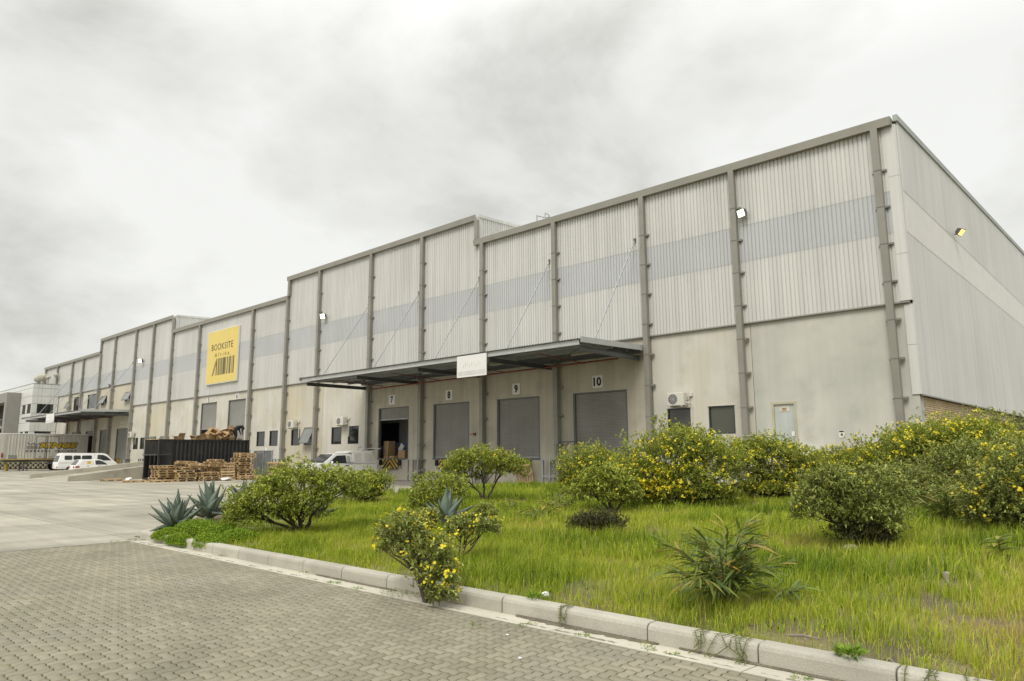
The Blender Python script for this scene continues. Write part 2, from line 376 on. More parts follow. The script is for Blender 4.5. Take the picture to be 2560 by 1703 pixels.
# dirt washed against the kerb
m_dirt = mat('silt', (0.15, 0.13, 0.09), 0.95, var=0.3, scale=8, fine=0.3, fscale=60, bump=0.6, bscale=120)
def silt(x0, x1, w):
    n = 40; V = []; F = []
    for i in range(n+1):
        x = x0+(x1-x0)*i/n; tpr = math.sin(math.pi*i/n)**0.5
        ww = w*tpr*(0.65+0.35*math.sin(i*1.7)*math.sin(i*0.6+1))+0.01
        V += [(x, KY+0.004, 0.006), (x, KY-ww*0.5, 0.004), (x, KY-ww, -0.006)]
    for i in range(n):
        F += [(3*i, 3*i+1, 3*i+4, 3*i+3), (3*i+1, 3*i+2, 3*i+5, 3*i+4)]
    o = MB().add(V, F).build('silt', m_dirt); tag(o, 'strip of dark silt and grit washed against the kerb', 'dirt', kind='stuff')
silt(-5.2, -3.5, 0.12); silt(-3.3, 0.5, 0.03); silt(-9.0, -7.2, 0.03)
# kerb stones
kerb = tag(MB().box(-15.9, 3.2, KY+0.03, KY+0.14, -0.05, 0.02).build('kerb', M_JOINT, base=(-6, KY, 0)), kind='structure')
KX = [-15.55, -14.92, -14.23, -13.25, -12.26, -11.33, -10.37, -9.37, -8.40, -7.41, -6.41, -5.41, -4.62, -3.62, -2.60, -1.60, -0.60, 0.40, 1.40, 2.40, 3.2]
for i in range(len(KX)-1):
    x0, x1 = KX[i]+0.006, KX[i+1]-0.006; yo = random.uniform(-0.006, 0.006); zo = random.uniform(-0.004, 0.004)
    prof = [(KY+0.16, -0.05), (KY+0.004, -0.05), (KY+0.006, 0.105), (KY+0.018, 0.135), (KY+0.045, 0.150), (KY+0.16, 0.152)]
    ks = MB(); ks.prism([(a+yo, b+zo) for a, b in prof], x0, x1, 'x'); ks.build('kerb_stone', M_KERB, kerb, bevel=0.006)
# kerb return at the bed's left end, running away from the paving
for i in range(3):
    a = Vector((-15.66, KY+0.02, 0))+Vector((-0.75, 0.66, 0)).normalized()*(i*0.98+0.01); b = a+Vector((-0.75, 0.66, 0)).normalized()*0.97
    ks = MB(); bar(ks, a+Vector((0.05, 0.1, 0.05)), b+Vector((0.05, 0.1, 0.05)), 0.15, 0.19); ks.build('kerb_stone', M_KERB, kerb, bevel=0.015)

# planting bed: gently uneven soil behind the kerb, running up to the building
BEDP = [(-15.62, KY+0.12), (-17.4, -22.0), (-19.3, -20.3), (-21.0, -17.2), (-21.3, -13.2), (-22.3, -9.0), (-22.3, -5.0), (-21.7, -2.6), (-14.5, -1.2), (-13.0, -0.02), (-6.62, -0.02), (-6.5, 60), (45, 60), (45, KY+0.12)]
def bed_z(x, y_):
    r = 0.115 + 0.03*math.sin(x*0.9+1)*math.sin(y_*0.7) + 0.02*math.sin(x*2.1+y_*1.3)
    r += 0.10*max(0.0, min(1.0, (y_+22.5)/8))                       # crowned a little
    if x > -7: r += 0.05*(x+7)*max(0.0, min(1.0, (y_+21)/9))   # bank rising past the corner
    return r*max(0.35, min(1.0, (y_-KY+0.25)/0.8))
def in_poly(x, y_, P=BEDP):
    c_ = False
    for i in range(len(P)):
        (x1, y1), (x2, y2) = P[i], P[i-1]
        if (y1 > y_) != (y2 > y_) and x < (x2-x1)*(y_-y1)/(y2-y1)+x1: c_ = not c_
    return c_
bm = bmesh.new()
vs = [bm.verts.new((a, b, 0)) for a, b in BEDP]; bm.faces.new(vs)
for x in np.arange(-22, 20, 0.8): bmesh.ops.bisect_plane(bm, geom=bm.verts[:]+bm.edges[:]+bm.faces[:], plane_co=(x, 0, 0), plane_no=(1, 0, 0))
for yv in np.arange(-23.3, 14, 0.8): bmesh.ops.bisect_plane(bm, geom=bm.verts[:]+bm.edges[:]+bm.faces[:], plane_co=(0, yv, 0), plane_no=(0, 1, 0))
for v in bm.verts: v.co.z = bed_z(v.co.x, v.co.y)
bmesh.ops.triangulate(bm, faces=bm.faces)
for e_ in [e_ for e_ in bm.edges if len(e_.link_faces) == 1]:
    a, b = e_.verts; a2, b2 = bm.verts.new((a.co.x, a.co.y, -0.02)), bm.verts.new((b.co.x, b.co.y, -0.02)); bm.faces.new((a, b, b2, a2))
bmesh.ops.recalc_face_normals(bm, faces=bm.faces)
me = bpy.data.meshes.new('planting_bed'); bm.to_mesh(me); bm.free()
bed = tag(link(me, 'planting_bed', M_BED), kind='structure')
# ================================================================== THE WAREHOUSE
WH = empty('warehouse', (-60, 0, 0), label='long grey corrugated warehouse with concrete base, stepped roofline and roller doors', cat='warehouse')
PITCH_C, XC = 0.1715, -6.64
Z_TRIM, Z_B0, Z_B1, Z_LOW, Z_HIGH, RS = 7.19, 9.97, 11.63, 14.56, 16.15, 0.0447
def corr(mb, p0, u, L, nrm, z0, z1, pitch=PITCH_C, dep=0.040):
    """trapezoidal sheet: p0 start, u unit run direction, z0/z1 numbers or functions of the run"""
    f0 = z0 if callable(z0) else (lambda s_: z0); f1 = z1 if callable(z1) else (lambda s_: z1)
    prof = [(0.0, 0.0), (0.032, 0.0), (0.043, 1.0), (0.160, 1.0)]      # narrow trough, wide crest
    S = []; k = 0
    while k*pitch < L:
        for (a, h) in prof:
            s_ = k*pitch+a*pitch/0.1715
            if s_ < L: S.append((s_, h*dep))
        k += 1
    S.append((L, 0.0)); V = []; F = []
    for s_, h in S:
        q = Vector(p0)+Vector(u)*s_+Vector(nrm)*h
        V += [(q.x, q.y, f0(s_)), (q.x, q.y, f1(s_))]
    for i in range(len(S)-1): F.append((2*i, 2*i+2, 2*i+3, 2*i+1))
    return mb.add(V, F)
SECT = [(-29.85, XC, Z_LOW), (-52.0, -29.85, Z_HIGH), (-75.0, -52.0, Z_LOW), (-97.1, -75.0, Z_HIGH), (-121.0, -97.1, Z_LOW)]
XP = [-7.3, -13.3, -18.05, -23.7, -29.3, -34.9, -40.5, -47.2, -51.9, -57.7, -68.4, -74.9, -80.1, -85.2, -91.9, -96.8, -103.4, -107.9, -114.7, -120.6]
def topz(x):
    for a, b, z in SECT:
        if a <= x <= b: return z
    return Z_LOW
# --- openings
DOCKS = [(-39.6, -36.32, 7), (-33.9, -30.62, 8), (-28.33, -25.08, 9), (-22.78, -19.42, 10)]
DOCKL = [(-106.4, -102.8, 1), (-101.0, -97.4, 2), (-95.6, -91.9, 3), (-89.9, -86.2, 4)]
GATE = [(-67.6, -64.3, 5), (-62.0, -58.75, 6)]
holes = []      # x0,x1,z0,z1
for a, b, k in DOCKS+DOCKL: holes.append((a, b, 1.40, 4.76))
for a, b, k in GATE: holes.append((a, b, 1.40, 6.54))
WIN = [(-17.21, -16.02, 2.43, 3.69, 'b'), (-15.12, -13.88, 2.46, 3.70, 'b'), (-56.5, -55.13, 2.38, 3.60, 'd'), (-54.35, -53.0, 2.38, 3.62, 'd'), (-50.92, -49.6, 2.38, 3.62, 'd'),
       (-48.95, -47.55, 2.40, 3.70, 'o'), (-45.27, -43.97, 2.40, 3.64, 'd'), (-43.17, -41.85, 2.40, 3.66, 'd'), (-84.4, -83.0, 2.36, 3.62, 'd'), (-82.4, -81.0, 2.36, 3.60, 'd'),
       (-79.6, -78.1, 2.40, 3.62, 'o'), (-76.9, -75.5, 2.42, 3.60, 'o'),
       (-109.7, -108.2, 7.95, 8.95, 'o'), (-106.9, -103.9, 7.6, 9.4, 'd'), (-101.3, -98.0, 7.6, 9.4, 'd'), (-96.1, -94.1, 7.83, 8.87, 'o'), (-88.0, -86.0, 7.84, 8.87, 'o')]
for a, b, c_, d, k in WIN: holes.append((a, b, c_, d))
PED = (-12.22, -11.2, 1.30, 3.72); holes.append(PED)
# --- concrete base: one tilt-up panel per bay
PJ = [XC, -12.95, -17.95, -23.7, -29.3, -34.9, -40.62, -46.55, -51.9, -57.7, -68.4, -74.9, -80.1, -85.2, -91.9, -96.8, -103.4, -107.9, -114.7, -121.0]
PM = [M_CONCG, M_CONC, M_CONCD, M_CONCD, M_CONCD, M_CONCD, M_CONC, M_CONCY, M_CONC, M_CONC, M_CONC, M_CONCY, M_CONC, M_CONCY, M_CONCY, M_CONC, M_CONCY, M_CONC, M_CONC]
def holed_wall(mb, x0, x1, z0, z1, hs, yf, dep):
    hs = [h for h in hs if h[0] < x1 and h[1] > x0]
    X = sorted({x0, x1, *[max(x0, min(x1, v)) for h in hs for v in h[:2]]}); Z = sorted({z0, z1, *[v for h in hs for v in h[2:4]]})
    inh = lambda a, b: any(h[0] < a < h[1] and h[2] < b < h[3] for h in hs)
    for i in range(len(X)-1):
        for j in range(len(Z)-1):
            if not inh((X[i]+X[i+1])/2, (Z[j]+Z[j+1])/2): mb.quad((X[i], yf, Z[j]), (X[i+1], yf, Z[j]), (X[i+1], yf, Z[j+1]), (X[i], yf, Z[j+1]))
    for h in hs:
        a, b, c_, d = max(h[0], x0), min(h[1], x1), h[2], h[3]
        mb.quad((a, yf, c_), (a, yf+dep, c_), (a, yf+dep, d), (a, yf, d)); mb.quad((b, yf, c_), (b, yf, d), (b, yf+dep, d), (b, yf+dep, c_))
        mb.quad((a, yf, d), (a, yf+dep, d), (b, yf+dep, d), (b, yf, d)); mb.quad((a, yf, c_), (b, yf, c_), (b, yf+dep, c_), (a, yf+dep, c_))
    mb.quad((x0, yf, z0), (x0, yf, z1), (x0, yf+0.18, z1), (x0, yf+0.18, z0)); mb.quad((x1, yf, z0), (x1, yf+0.18, z0), (x1, yf+0.18, z1), (x1, yf, z1))
for i in range(len(PJ)-1):
    x1, x0 = PJ[i], PJ[i+1]; zt = Z_TRIM if x0 > -85.3 else 9.87
    w = MB(); holed_wall(w, x0+0.012, x1-0.012, -0.05, zt, holes, 0.0+random.uniform(0, 0.004), 0.20); w.build('wall_panel', PM[i], WH)
MB().box(XC-0.19, XC-0.001, 0.2, 0.5, 0, 3.7).build('wall_panel', M_CONCG, WH)
# backing behind the joints
w = MB(); holed_wall(w, -121, XC-0.02, -0.05, 9.9, holes, 0.17, 0.05); w.build('wall_backing', mat('joint_shadow', (0.12, 0.115, 0.10), 0.9), WH)
# --- cladding panels between the columns, with the translucent band
edges = sorted({*XP[1:-1], XC, -121.0, -29.85, -52.0, -75.0, -97.1})
merged = [edges[0]]
for v in edges[1:]:
    if v-merged[-1] > 1.0: merged.append(v)
    elif v in (-29.85, -52.0, -75.0, -97.1, XC): merged[-1] = v
for i in range(len(merged)-1):
    a, b = merged[i], merged[i+1]; zt = topz((a+b)/2); xe = b if b < XC-0.1 else b-0.30
    zc = Z_TRIM+0.05 if a > -85.3 else None
    if zc: q = MB(); corr(q, (a, -0.05, 0), (1, 0, 0), xe-a, (0, -1, 0), zc, Z_B0+0.06); q.build('cladding_sheet', M_CLAD, WH)
    q = MB(); corr(q, (a, -0.055-0.004, 0), (1, 0, 0), xe-a, (0, -1, 0), Z_B0 if zc else 9.92, Z_B1+0.04); q.build('translucent_sheet', M_BAND, WH)
    q = MB(); corr(q, (a, -0.068, 0), (1, 0, 0), xe-a, (0, -1, 0), Z_B1, zt-0.05); q.build('cladding_sheet', M_CLAD, WH)
# trim flashing at the foot of the cladding, bay by bay
for i in range(len(XP)-1):
    a, b = XP[i+1], XP[i]; zz = Z_TRIM if a > -85.3 else 9.87
    MB().prism([(-0.02, zz), (-0.13, zz-0.005), (-0.13, zz+0.03), (-0.10, zz+0.07), (-0.02, zz+0.07)], a+0.13, b-0.13, 'x').build('base_flashing', M_TRIM, WH)
MB().prism([(-0.02, Z_TRIM), (-0.13, Z_TRIM-0.005), (-0.13, Z_TRIM+0.03), (-0.10, Z_TRIM+0.07), (-0.02, Z_TRIM+0.07)], XP[0]+0.13, XC-0.01, 'x').build('base_flashing', M_TRIM, WH)
# corner flashing
for z0, z1 in ((Z_TRIM+0.08, 9.1), (9.1, 12.2), (12.2, 14.3)):
    MB().box(XC-0.33, XC+0.03, -0.125, -0.08, z0, z1-0.012).build('corner_flashing', M_CLAD, WH)
    MB().box(XC+0.032, XC+0.07, -0.12, 0.15, z0, z1-0.012).build('corner_flashing', M_CLAD, WH)
for z0, z1 in ((3.74, 5.6), (5.6, 7.14)):
    MB().box(XC-0.24, XC+0.03, -0.045, -0.012, z0, z1-0.012).build('corner_flashing', M_CLAD, WH)
    MB().box(XC+0.032, XC+0.07, -0.04, 0.15, z0, z1-0.012).build('corner_flashing', M_CLAD, WH)
# --- right end wall: cladding over brickwork
DEP = 62.0
q = MB(); corr(q, (XC+0.03, 0.1, 0), (0, 1, 0), DEP, (1, 0, 0), 3.76, Z_B0+0.05); q.build('end_cladding', M_CLAD, WH)
q = MB(); corr(q, (XC+0.04, 0.1, 0), (0, 1, 0), DEP, (1, 0, 0), Z_B0, Z_B1+0.05); q.build('end_cladding_band', mat('translucent_sheet_pale', (0.66, 0.66, 0.62), 0.35, var=0.04, fine=0.02), WH)
q = MB(); corr(q, (XC+0.05, 0.1, 0), (0, 1, 0), DEP, (1, 0, 0), Z_B1, lambda s_: Z_LOW+0.1+RS*s_); q.build('end_cladding', M_CLAD, WH)
bar(q := MB(), (XC+0.06, 0.0, Z_LOW+0.02), (XC+0.06, DEP, Z_LOW+0.02+RS*DEP), 0.16, 0.26); q.build('barge_flashing', M_BARGE, WH)
MB().prism([(XC+0.0, 3.70), (XC+0.12, 3.68), (XC+0.12, 3.72), (XC+0.05, 3.78), (XC+0.0, 3.78)], 0.02, DEP, 'y').build('base_flashing', M_TRIM, WH)
# brickwork below: mortar wall, then bricks as pieces
m_mort = mat('mortar', (0.17, 0.15, 0.12), 0.95, var=0.1)
m_brick = mat('face_brick', (0.46, 0.345, 0.20), 0.85, var=0.10, scale=6, obj_rand=0.12, fine=0.08, tint=((0.0, (0.49, 0.375, 0.215)), (1.0, (0.60, 0.48, 0.30))))
bw = MB().box(XC-0.28, XC-0.035, 0.21, DEP, -0.05, 3.72).build('brick_wall', m_mort, WH)
bx_ = MB().box(-0.05, 0.05, -0.111, 0.111, -0.0365, 0.0365).mesh('brick', bevel=0.003)
BV = np.zeros(len(bx_.vertices)*3, np.float32); bx_.vertices.foreach_get('co', BV); BV = BV.reshape(-1, 3)
bmt = bmesh.new(); bmt.from_mesh(bx_); bmesh.ops.triangulate(bmt, faces=bmt.faces); BT = np.array([[v.index for v in f_.verts] for f_ in bmt.faces]); bmt.free()
bl = []
for r_ in range(0, 43):
    z = 0.04+r_*0.0855
    for c_ in range(0, 95):
        bl.append((0.13+c_*0.233+(0.1165 if r_ % 2 else 0.0), z))
bl.sort(key=lambda q_: q_[0]-4*(q_[1] > 2.1))
bms = []
for t_ in range(5):
    me = np_mesh('brick', BV, BT, np.full(len(BV), t_/4)); me.materials.append(m_brick); bms.append(me)
for (yy, z) in bl[:300]:
    link(bms[random.randrange(5)], 'brick', None, bw, Vector((XC-0.072+random.uniform(-.002, .002), yy, z))-WL[bw])
Vs = []; Ts = []; Tn = []
for k, (yy, z) in enumerate(bl[300:]):
    Vs.append(BV+np.array([XC-0.072+random.uniform(-.002, .002), yy, z])); Ts.append(BT+k*len(BV)); Tn.append(np.full(len(BV), random.random()))
o = link(np_mesh('brickwork', np.concatenate(Vs), np.concatenate(Ts), np.concatenate(Tn)), 'brickwork', m_brick, bw, -WL[bw]); tag(o, kind='stuff')
# --- roofs, gutters, side walls of the raised sections
for (a, b, zt) in SECT:
    low = zt == Z_LOW; e0 = 0.0
    MB().add([(a, 0.0, zt-0.06), (b, 0.0, zt-0.06), (b, DEP, zt-0.06+RS*DEP), (a, DEP, zt-0.06+RS*DEP)], [(0, 1, 2, 3)]).build('roof', M_CLAD, WH)
    x0, x1 = (a-0.12 if low else a-0.05), (b+0.12 if low else b+0.05)
    if b == XC: x1 = XC-0.05
    gt = MB().prism([(0.0, zt-0.34), (-0.34, zt-0.34), (-0.36, zt), (-0.345, zt+0.005), (-0.32, zt-0.05), (-0.30, zt-0.30), (0.0, zt-0.30)], x0, x1, 'x').build('gutter', M_GUT, WH)
    n = int((b-a)/1.45)
    st = MB()
    for k in range(1, n): xk = a+(b-a)*k/n; st.box(xk-0.012, xk+0.012, -0.35, -0.30, zt-0.345, zt-0.31)
    if n > 1: st.build('gutter_strap', M_TRIM, gt)
    if low: MB().box(x1-0.012, x1+0.012, -0.355, 0.0, zt-0.345, zt-0.005).build('gutter_end', M_TRIM, gt)
for xw in (-29.85, -75.0):
    q = MB(); corr(q, (xw+0.04, 0.32, 0), (0, 1, 0), DEP-0.4, (1, 0, 0), Z_LOW-0.5, lambda s_: Z_HIGH-0.03+RS*s_); q.build('step_cladding', M_CLAD, WH)
    MB().box(xw-0.02, xw+0.06, -0.04, 0.30, Z_LOW+0.01, Z_HIGH-0.05).build('corner_flashing', M_CLAD, WH)
    bar(q := MB(), (xw+0.05, 0.0, Z_HIGH-0.02), (xw+0.05, DEP-0.5, Z_HIGH-0.02+RS*DEP), 0.14, 0.18); q.build('barge_flashing', M_CLAD, WH)
for xw in (-52.0, -97.1):
    MB().box(xw-0.05, xw-0.0, -0.02, DEP, Z_LOW-0.4, Z_HIGH-0.06).build('step_cladding', M_CLAD, WH)
MB().box(-121.05, -121.0, -0.05, DEP, -0.05, Z_LOW-0.05).build('end_wall', M_CLAD, WH)
MB().box(-121.05, XC-0.25, DEP-0.1, DEP, -0.05, Z_LOW+2.7).build('back_wall', M_CLAD, WH)
# --- downpipes with brackets
def downpipe(X, z0, z1, w=0.26, m_=None):
    pp = MB(); pp.box(X-w/2, X+w/2, -0.36, -0.36+w*0.88, z0, z1)
    o = pp.build('downpipe', m_ or M_PIPE, WH, bevel=0.012)
    z = z1-1.75+random.uniform(-.25, .1)
    while z > max(z0+0.4, 0.5):
        b_ = MB(); b_.box(X-w/2-0.012, X+w/2+0.012, -0.375, -0.345, z-0.02, z+0.02); b_.build('strap', M_TRIM, o); MB().box(X+w/2+0.001, X+w/2+0.17, -0.20, -0.05, z-0.04, z+0.035).build('lug', M_TRIM, o); MB().box(X-w/2-0.10, X-w/2-0.001, -0.16, -0.05, z-0.055, z-0.01).build('lug', M_TRIM, o); z -= 1.48
for X in XP:
    z1 = topz(X+0.3 if X in (-51.9, -96.8) else X)-0.34
    if X == -51.9 or X == -96.8: z1 = Z_LOW-0.34
    if X == -29.3 or X == -74.9: z1 = Z_LOW-0.34
    downpipe(X, 0.05 if X > -108 else 6.6, z1)
for X in (-29.78, -51.75, -74.95, -96.9): downpipe(X, Z_LOW+0.01 if X in (-29.78, -74.95) else 11.0 if False else Z_LOW+0.01, Z_HIGH-0.34)
# --- roller doors
def roller(a, b, z0, z1, zb, label=None):
    """curtain from z1 down to zb in the opening a..b, z0..z1"""
    m_ = MB(); V = []; F = []; z = zb; k = 0; zs = []
    while z < z1: zs.append(z); z += 0.0375
    for i, z in enumerate(zs):
        d = 0.105 if i % 2 else 0.135
        V += [(a+0.07, d, z), (b-0.07, d, z)]
    V += [(a+0.07, 0.12, z1), (b-0.07, 0.12, z1)]
    for i in range(len(zs)): F.append((2*i, 2*i+1, 2*i+3, 2*i+2))
    m_.add(V, F); d_ = m_.build('roller_door', M_ROLL, WH)
    for xa in (a, b-0.10): MB().box(xa+0.001, xa+0.099, 0.03, 0.16, z0+0.001, z1-0.001).build('guide_rail', M_DSTEEL, d_)
    MB().box(a+0.101, b-0.101, 0.04, 0.15, z1-0.06, z1-0.002).build('head_rail', M_DSTEEL, d_)
    MB().box(a+0.08, b-0.08, 0.095, 0.145, zb-0.05, zb+0.02).build('bottom_bar', M_STEEL, d_)
    MB().box(a-0.02, b+0.02, -0.012, 0.24, z0-0.09, z0-0.001).build('sill_angle', M_DSTEEL, d_)
    return d_
for a, b, k in DOCKS: roller(a, b, 1.40, 4.76, 1.47 if k != 7 else 3.98)
for a, b, k in DOCKL: roller(a, b, 1.40, 4.76, 1.47 if k not in (2,) else 4.2)
for a, b, k in GATE: roller(a, b, 1.40, 6.54, 1.47 if k == 6 else 4.10)
# rooms behind the open doors
m_in = mat('inner_wall', (0.66, 0.65, 0.62), 0.9, var=0.08); m_inf = mat('inner_floor', (0.22, 0.21, 0.19), 0.7)
def room(a, b, dy_, z1, dark=None):
    r_ = MB(); r_.quad((a, 0.25, 1.39), (b, 0.25, 1.39), (b, dy_, 1.39), (a, dy_, 1.39)); fl_ = r_.build('floor', m_inf, WH)
    r_ = MB(); r_.quad((a, dy_, 1.39), (b, dy_, 1.39), (b, dy_, z1), (a, dy_, z1)); r_.quad((a, 0.23, 1.39), (a, dy_, 1.39), (a, dy_, z1), (a, 0.23, z1)); r_.quad((b, 0.23, 1.39), (b, dy_, 1.39), (b, dy_, z1), (b, 0.23, z1))
    r_.quad((a, 0.23, z1), (b, 0.23, z1), (b, dy_, z1), (a, dy_, z1)); r_.build('inner_wall', m_in, WH)
room(-45.0, -35.6, 3.4, 5.6); room(-104.5, -96.6, 7, 5.2); room(-70, -63, 8, 6.9)
MB().box(-43.6, -41.6, 3.35, 3.39, 2.35, 3.95).build('inner_window', M_FRAME, WH)
# --- windows
def window(a, b, z0, z1, kind):
    fr = MB(); t_ = 0.055
    fr.box(a, b, 0.02, 0.09, z0, z0+t_); fr.box(a, b, 0.02, 0.09, z1-t_, z1); fr.box(a, a+t_, 0.02, 0.09, z0+t_, z1-t_); fr.box(b-t_, b, 0.02, 0.09, z0+t_, z1-t_)
    o = fr.build('window', M_FRAME, WH)
    MB().box(a+t_, b-t_, 0.09, 0.10, z0+t_, z1-t_).build('pane', M_GLASSB if kind == 'b' else M_GLASS, o)
    MB().box(a-0.04, b+0.04, -0.02, 0.02, z1, z1+0.035).build('lintel_strip', M_TRIM if kind == 'o' else M_CONC, o)
    if kind == 'o':
        sh = MB(); R_ = Matrix.Translation((0, -0.01, z1)) @ Matrix.Rotation(math.radians(-24), 4, 'X')
        h = z1-z0
        for (p_, q_, r0, r1) in ((a, b, -h, -h+0.05), (a, b, -0.05, 0), (a, a+0.05, -h+.05, -.05), (b-0.05, b, -h+.05, -.05)): sh.box(p_, q_, -0.02, 0.02, r0, r1, R_)
        s_ = sh.build('sash', M_FRAME, o)
        MB().box(a+.05, b-.05, -0.006, 0.006, -h+.05, -.05, R_).build('pane', mat('sash_glass', (0.20, 0.21, 0.20), 0.08, var=0.05, spec=0.8), s_)
for w_ in WIN: window(*w_)
# --- pedestrian door with landing
m_dfr = mat('door_frame_cream', (0.46, 0.43, 0.31), 0.7); m_dor = mat('door_leaf_grey', (0.46, 0.49, 0.47), 0.45, var=0.08, scale=1.5, streak=0.08)
a, b, z0, z1 = PED
fr = MB(); fr.box(a, a+0.09, -0.02, 0.14, z0, z1); fr.box(b-0.09, b, -0.02, 0.14, z0, z1); fr.box(a+0.09, b-0.09, -0.02, 0.14, z1-0.09, z1); dfo = fr.build('door_frame', m_dfr, WH)
dl = MB().box(a+0.09, b-0.09, 0.05, 0.10, z0+0.01, z1-0.09).build('door', m_dor, WH)
MB().box(-11.46, -11.34, 0.02, 0.05, 2.30, 2.50).build('lock_plate', M_WHITE, dl)
MB().box(-11.92, -11.50, 0.035, 0.05, 3.32, 3.52).build('notice', mat('notice_cream', (0.62, 0.58, 0.44), 0.6), dl)
q = MB(); q.box(-11.80, -11.62, 0.028, 0.034, 3.44, 3.47); q.box(-11.80, -11.62, 0.028, 0.034, 3.37, 3.40); q.build('notice_text', M_RED, dl)
q = MB(); q.box(-13.2, -11.05, -1.15, -0.02, 0.0, 1.30)
for k in range(6): q.box(-11.05+k*0.27, -10.78+k*0.27, -1.15, -0.02, 0.0, 1.30-(k+1)*0.19)
q.build('landing_steps', M_CONC, WH)
hr = empty('handrail', (-11.7, -1.05, 1.3), label='thin grey steel handrail beside the grey pedestrian door', cat='handrail')
q = MB(); q.tube([(-13.15, -1.05, 2.33), (-11.35, -1.05, 2.33), (-9.9, -1.05, 1.15)], 0.024, 8); q.build('rail', M_STEEL, hr)
for X, zb, zt in ((-13.1, 1.3, 2.33), (-12.2, 1.3, 2.33), (-11.35, 1.3, 2.33), (-9.95, 0.2, 1.18)): MB().tube([(X, -1.05, zb), (X, -1.05, zt)], 0.02, 8).build('post', M_STEEL, hr)
MB().tube([(-13.15, -1.05, 1.85), (-12.2, -1.05, 1.85)], 0.015, 8).build('mid_rail', M_STEEL, hr)
# --- loading canopies
M_GALV = mat('bright_galvanised', (0.46, 0.475, 0.47), 0.5, metal=0.15, var=0.08)
def canopy(x0, x1, grid, nlights):
    cp = MB(); zf, zw = 6.56, 6.70
    # sheet ribs run out from the wall
    V = []; F = []; s_ = 0.0; S = []
    prof = [(0.0, 0.0), (0.095, 0.0), (0.110, 1.0), (0.157, 1.0)]; k = 0
    while k*PITCH_C < x1-x0:
        for (aa, h) in prof:
            if k*PITCH_C+aa < x1-x0: S.append((x0+k*PITCH_C+aa, h*0.04))
        k += 1
    for X, h in S: V += [(X, -5.15, zf+h), (X, -0.08, zw+h)]
    for i in range(len(S)-1): F.append((2*i, 2*i+2, 2*i+3, 2*i+1))
    cp.add(V, F); C_ = cp.build('canopy_roof', mat('canopy_sheet', (0.20, 0.20, 0.19), 0.5, metal=0.3, var=0.08), WH)
    MB().prism([(-5.05, zf-0.01), (-5.05, zf-0.23), (-4.97, zf-0.23), (-4.97, zf-0.20), (-5.03, zf-0.20), (-5.03, zf-0.01)], x0+0.12, x1-0.2, 'x').build('front_beam', M_GALV, C_)
    for yy in (-3.9, -2.7, -1.5, -0.4): MB().prism([(yy, zf+0.02-(yy+5)*-0.025), (yy, zf-0.16), (yy+0.07, zf-0.16), (yy+0.07, zf-0.02)], x0+0.1, x1-0.1, 'x').build('purlin', M_DSTEEL if yy > -2 else M_STEEL, C_)
    for X in grid:
        q = MB(); zb = zf-0.46
        q.box(X-0.075, X+0.075, -4.8, -0.06, zb, zb+0.015); q.box(X-0.075, X+0.075, -4.8, -0.06, zb+0.20, zb+0.215); q.box(X-0.01, X+0.01, -4.8, -0.06, zb+0.015, zb+0.20)
        q.build('cross_beam', M_DSTEEL, C_)
        MB().tube([(X, -0.10, 12.15), (X, -3.75, zf+0.13)], 0.032, 8).build('tie_rod', M_STEEL, C_)
        MB().box(X-0.05, X+0.05, -0.16, -0.08, 12.05, 12.25).build('rod_cleat', M_DSTEEL, C_)
        MB().box(X-0.06, X+0.06, -3.86, -3.66, zf+0.03, zf+0.17).build('rod_cleat', M_DSTEEL, C_)
    for k in range(len(grid)-1):
        a_, b_ = grid[k], grid[k+1]
        q = MB(); q.tube([(a_, -0.3, zf-0.25), (b_, -4.6, zf-0.25)], 0.022, 6); q.build('brace', M_DSTEEL, C_)
        q = MB(); q.tube([((a_+b_)/2, -4.4, zf-0.28), ((a_+b_)/2, -0.8, zf-0.42)], 0.022, 6); q.build('sprinkler_branch', M_RED, C_)
        for kk in (-3.6, -2.2): MB().lathe([(0.0, -0.10), (0.03, -0.07), (0.03, 0.0), (0.0, 0.02)], ((a_+b_)/2, kk, zf-0.27), 8).build('sprinkler_head', M_DSTEEL, C_)
        q = MB(); q.box((a_+b_)/2+0.5, (a_+b_)/2+2.0, -2.55, -2.43, zf-0.24, zf-0.17); q.build('light_fitting', mat('dull_tube_light', (0.48, 0.45, 0.36), 0.5), C_)
    MB().tube([(x0+2.0, -0.8, 6.02), (x1-1.1, -0.8, 6.20)], 0.045, 8).build('sprinkler_main', M_RED, C_)
    for k in range(5): X = x0+3+k*(x1-x0-5)/4; MB().tube([(X, -0.8, 6.1), (X, -0.8, 6.5)], 0.012, 6).build('pipe_hanger', M_DSTEEL, C_)
    for X, nm in ((x1, 1), (x0, -1)):
        MB().add([(X-0.02, -5.18, zf-0.16), (X+0.02, -5.18, zf-0.16), (X+0.02, -5.18, zf+0.09), (X-0.02, -5.18, zf+0.09), (X-0.02, -0.1, zw-0.16), (X+0.02, -0.1, zw-0.16), (X+0.02, -0.1, zw+0.10), (X-0.02, -0.1, zw+0.10)],
                 [(0, 1, 2, 3), (4, 7, 6, 5), (0, 4, 5, 1), (2, 6, 7, 3), (1, 5, 6, 2), (0, 3, 7, 4)]).build('end_flashing', M_GALV, C_)
    return C_
CAN1 = canopy(-41.25, -18.25, [-40.9, -35.34, -29.67, -24.15, -18.6], 4)
CAN2 = canopy(-109.2, -85.75, [-108.7, -103.2, -97.4, -91.7, -86.1], 4)
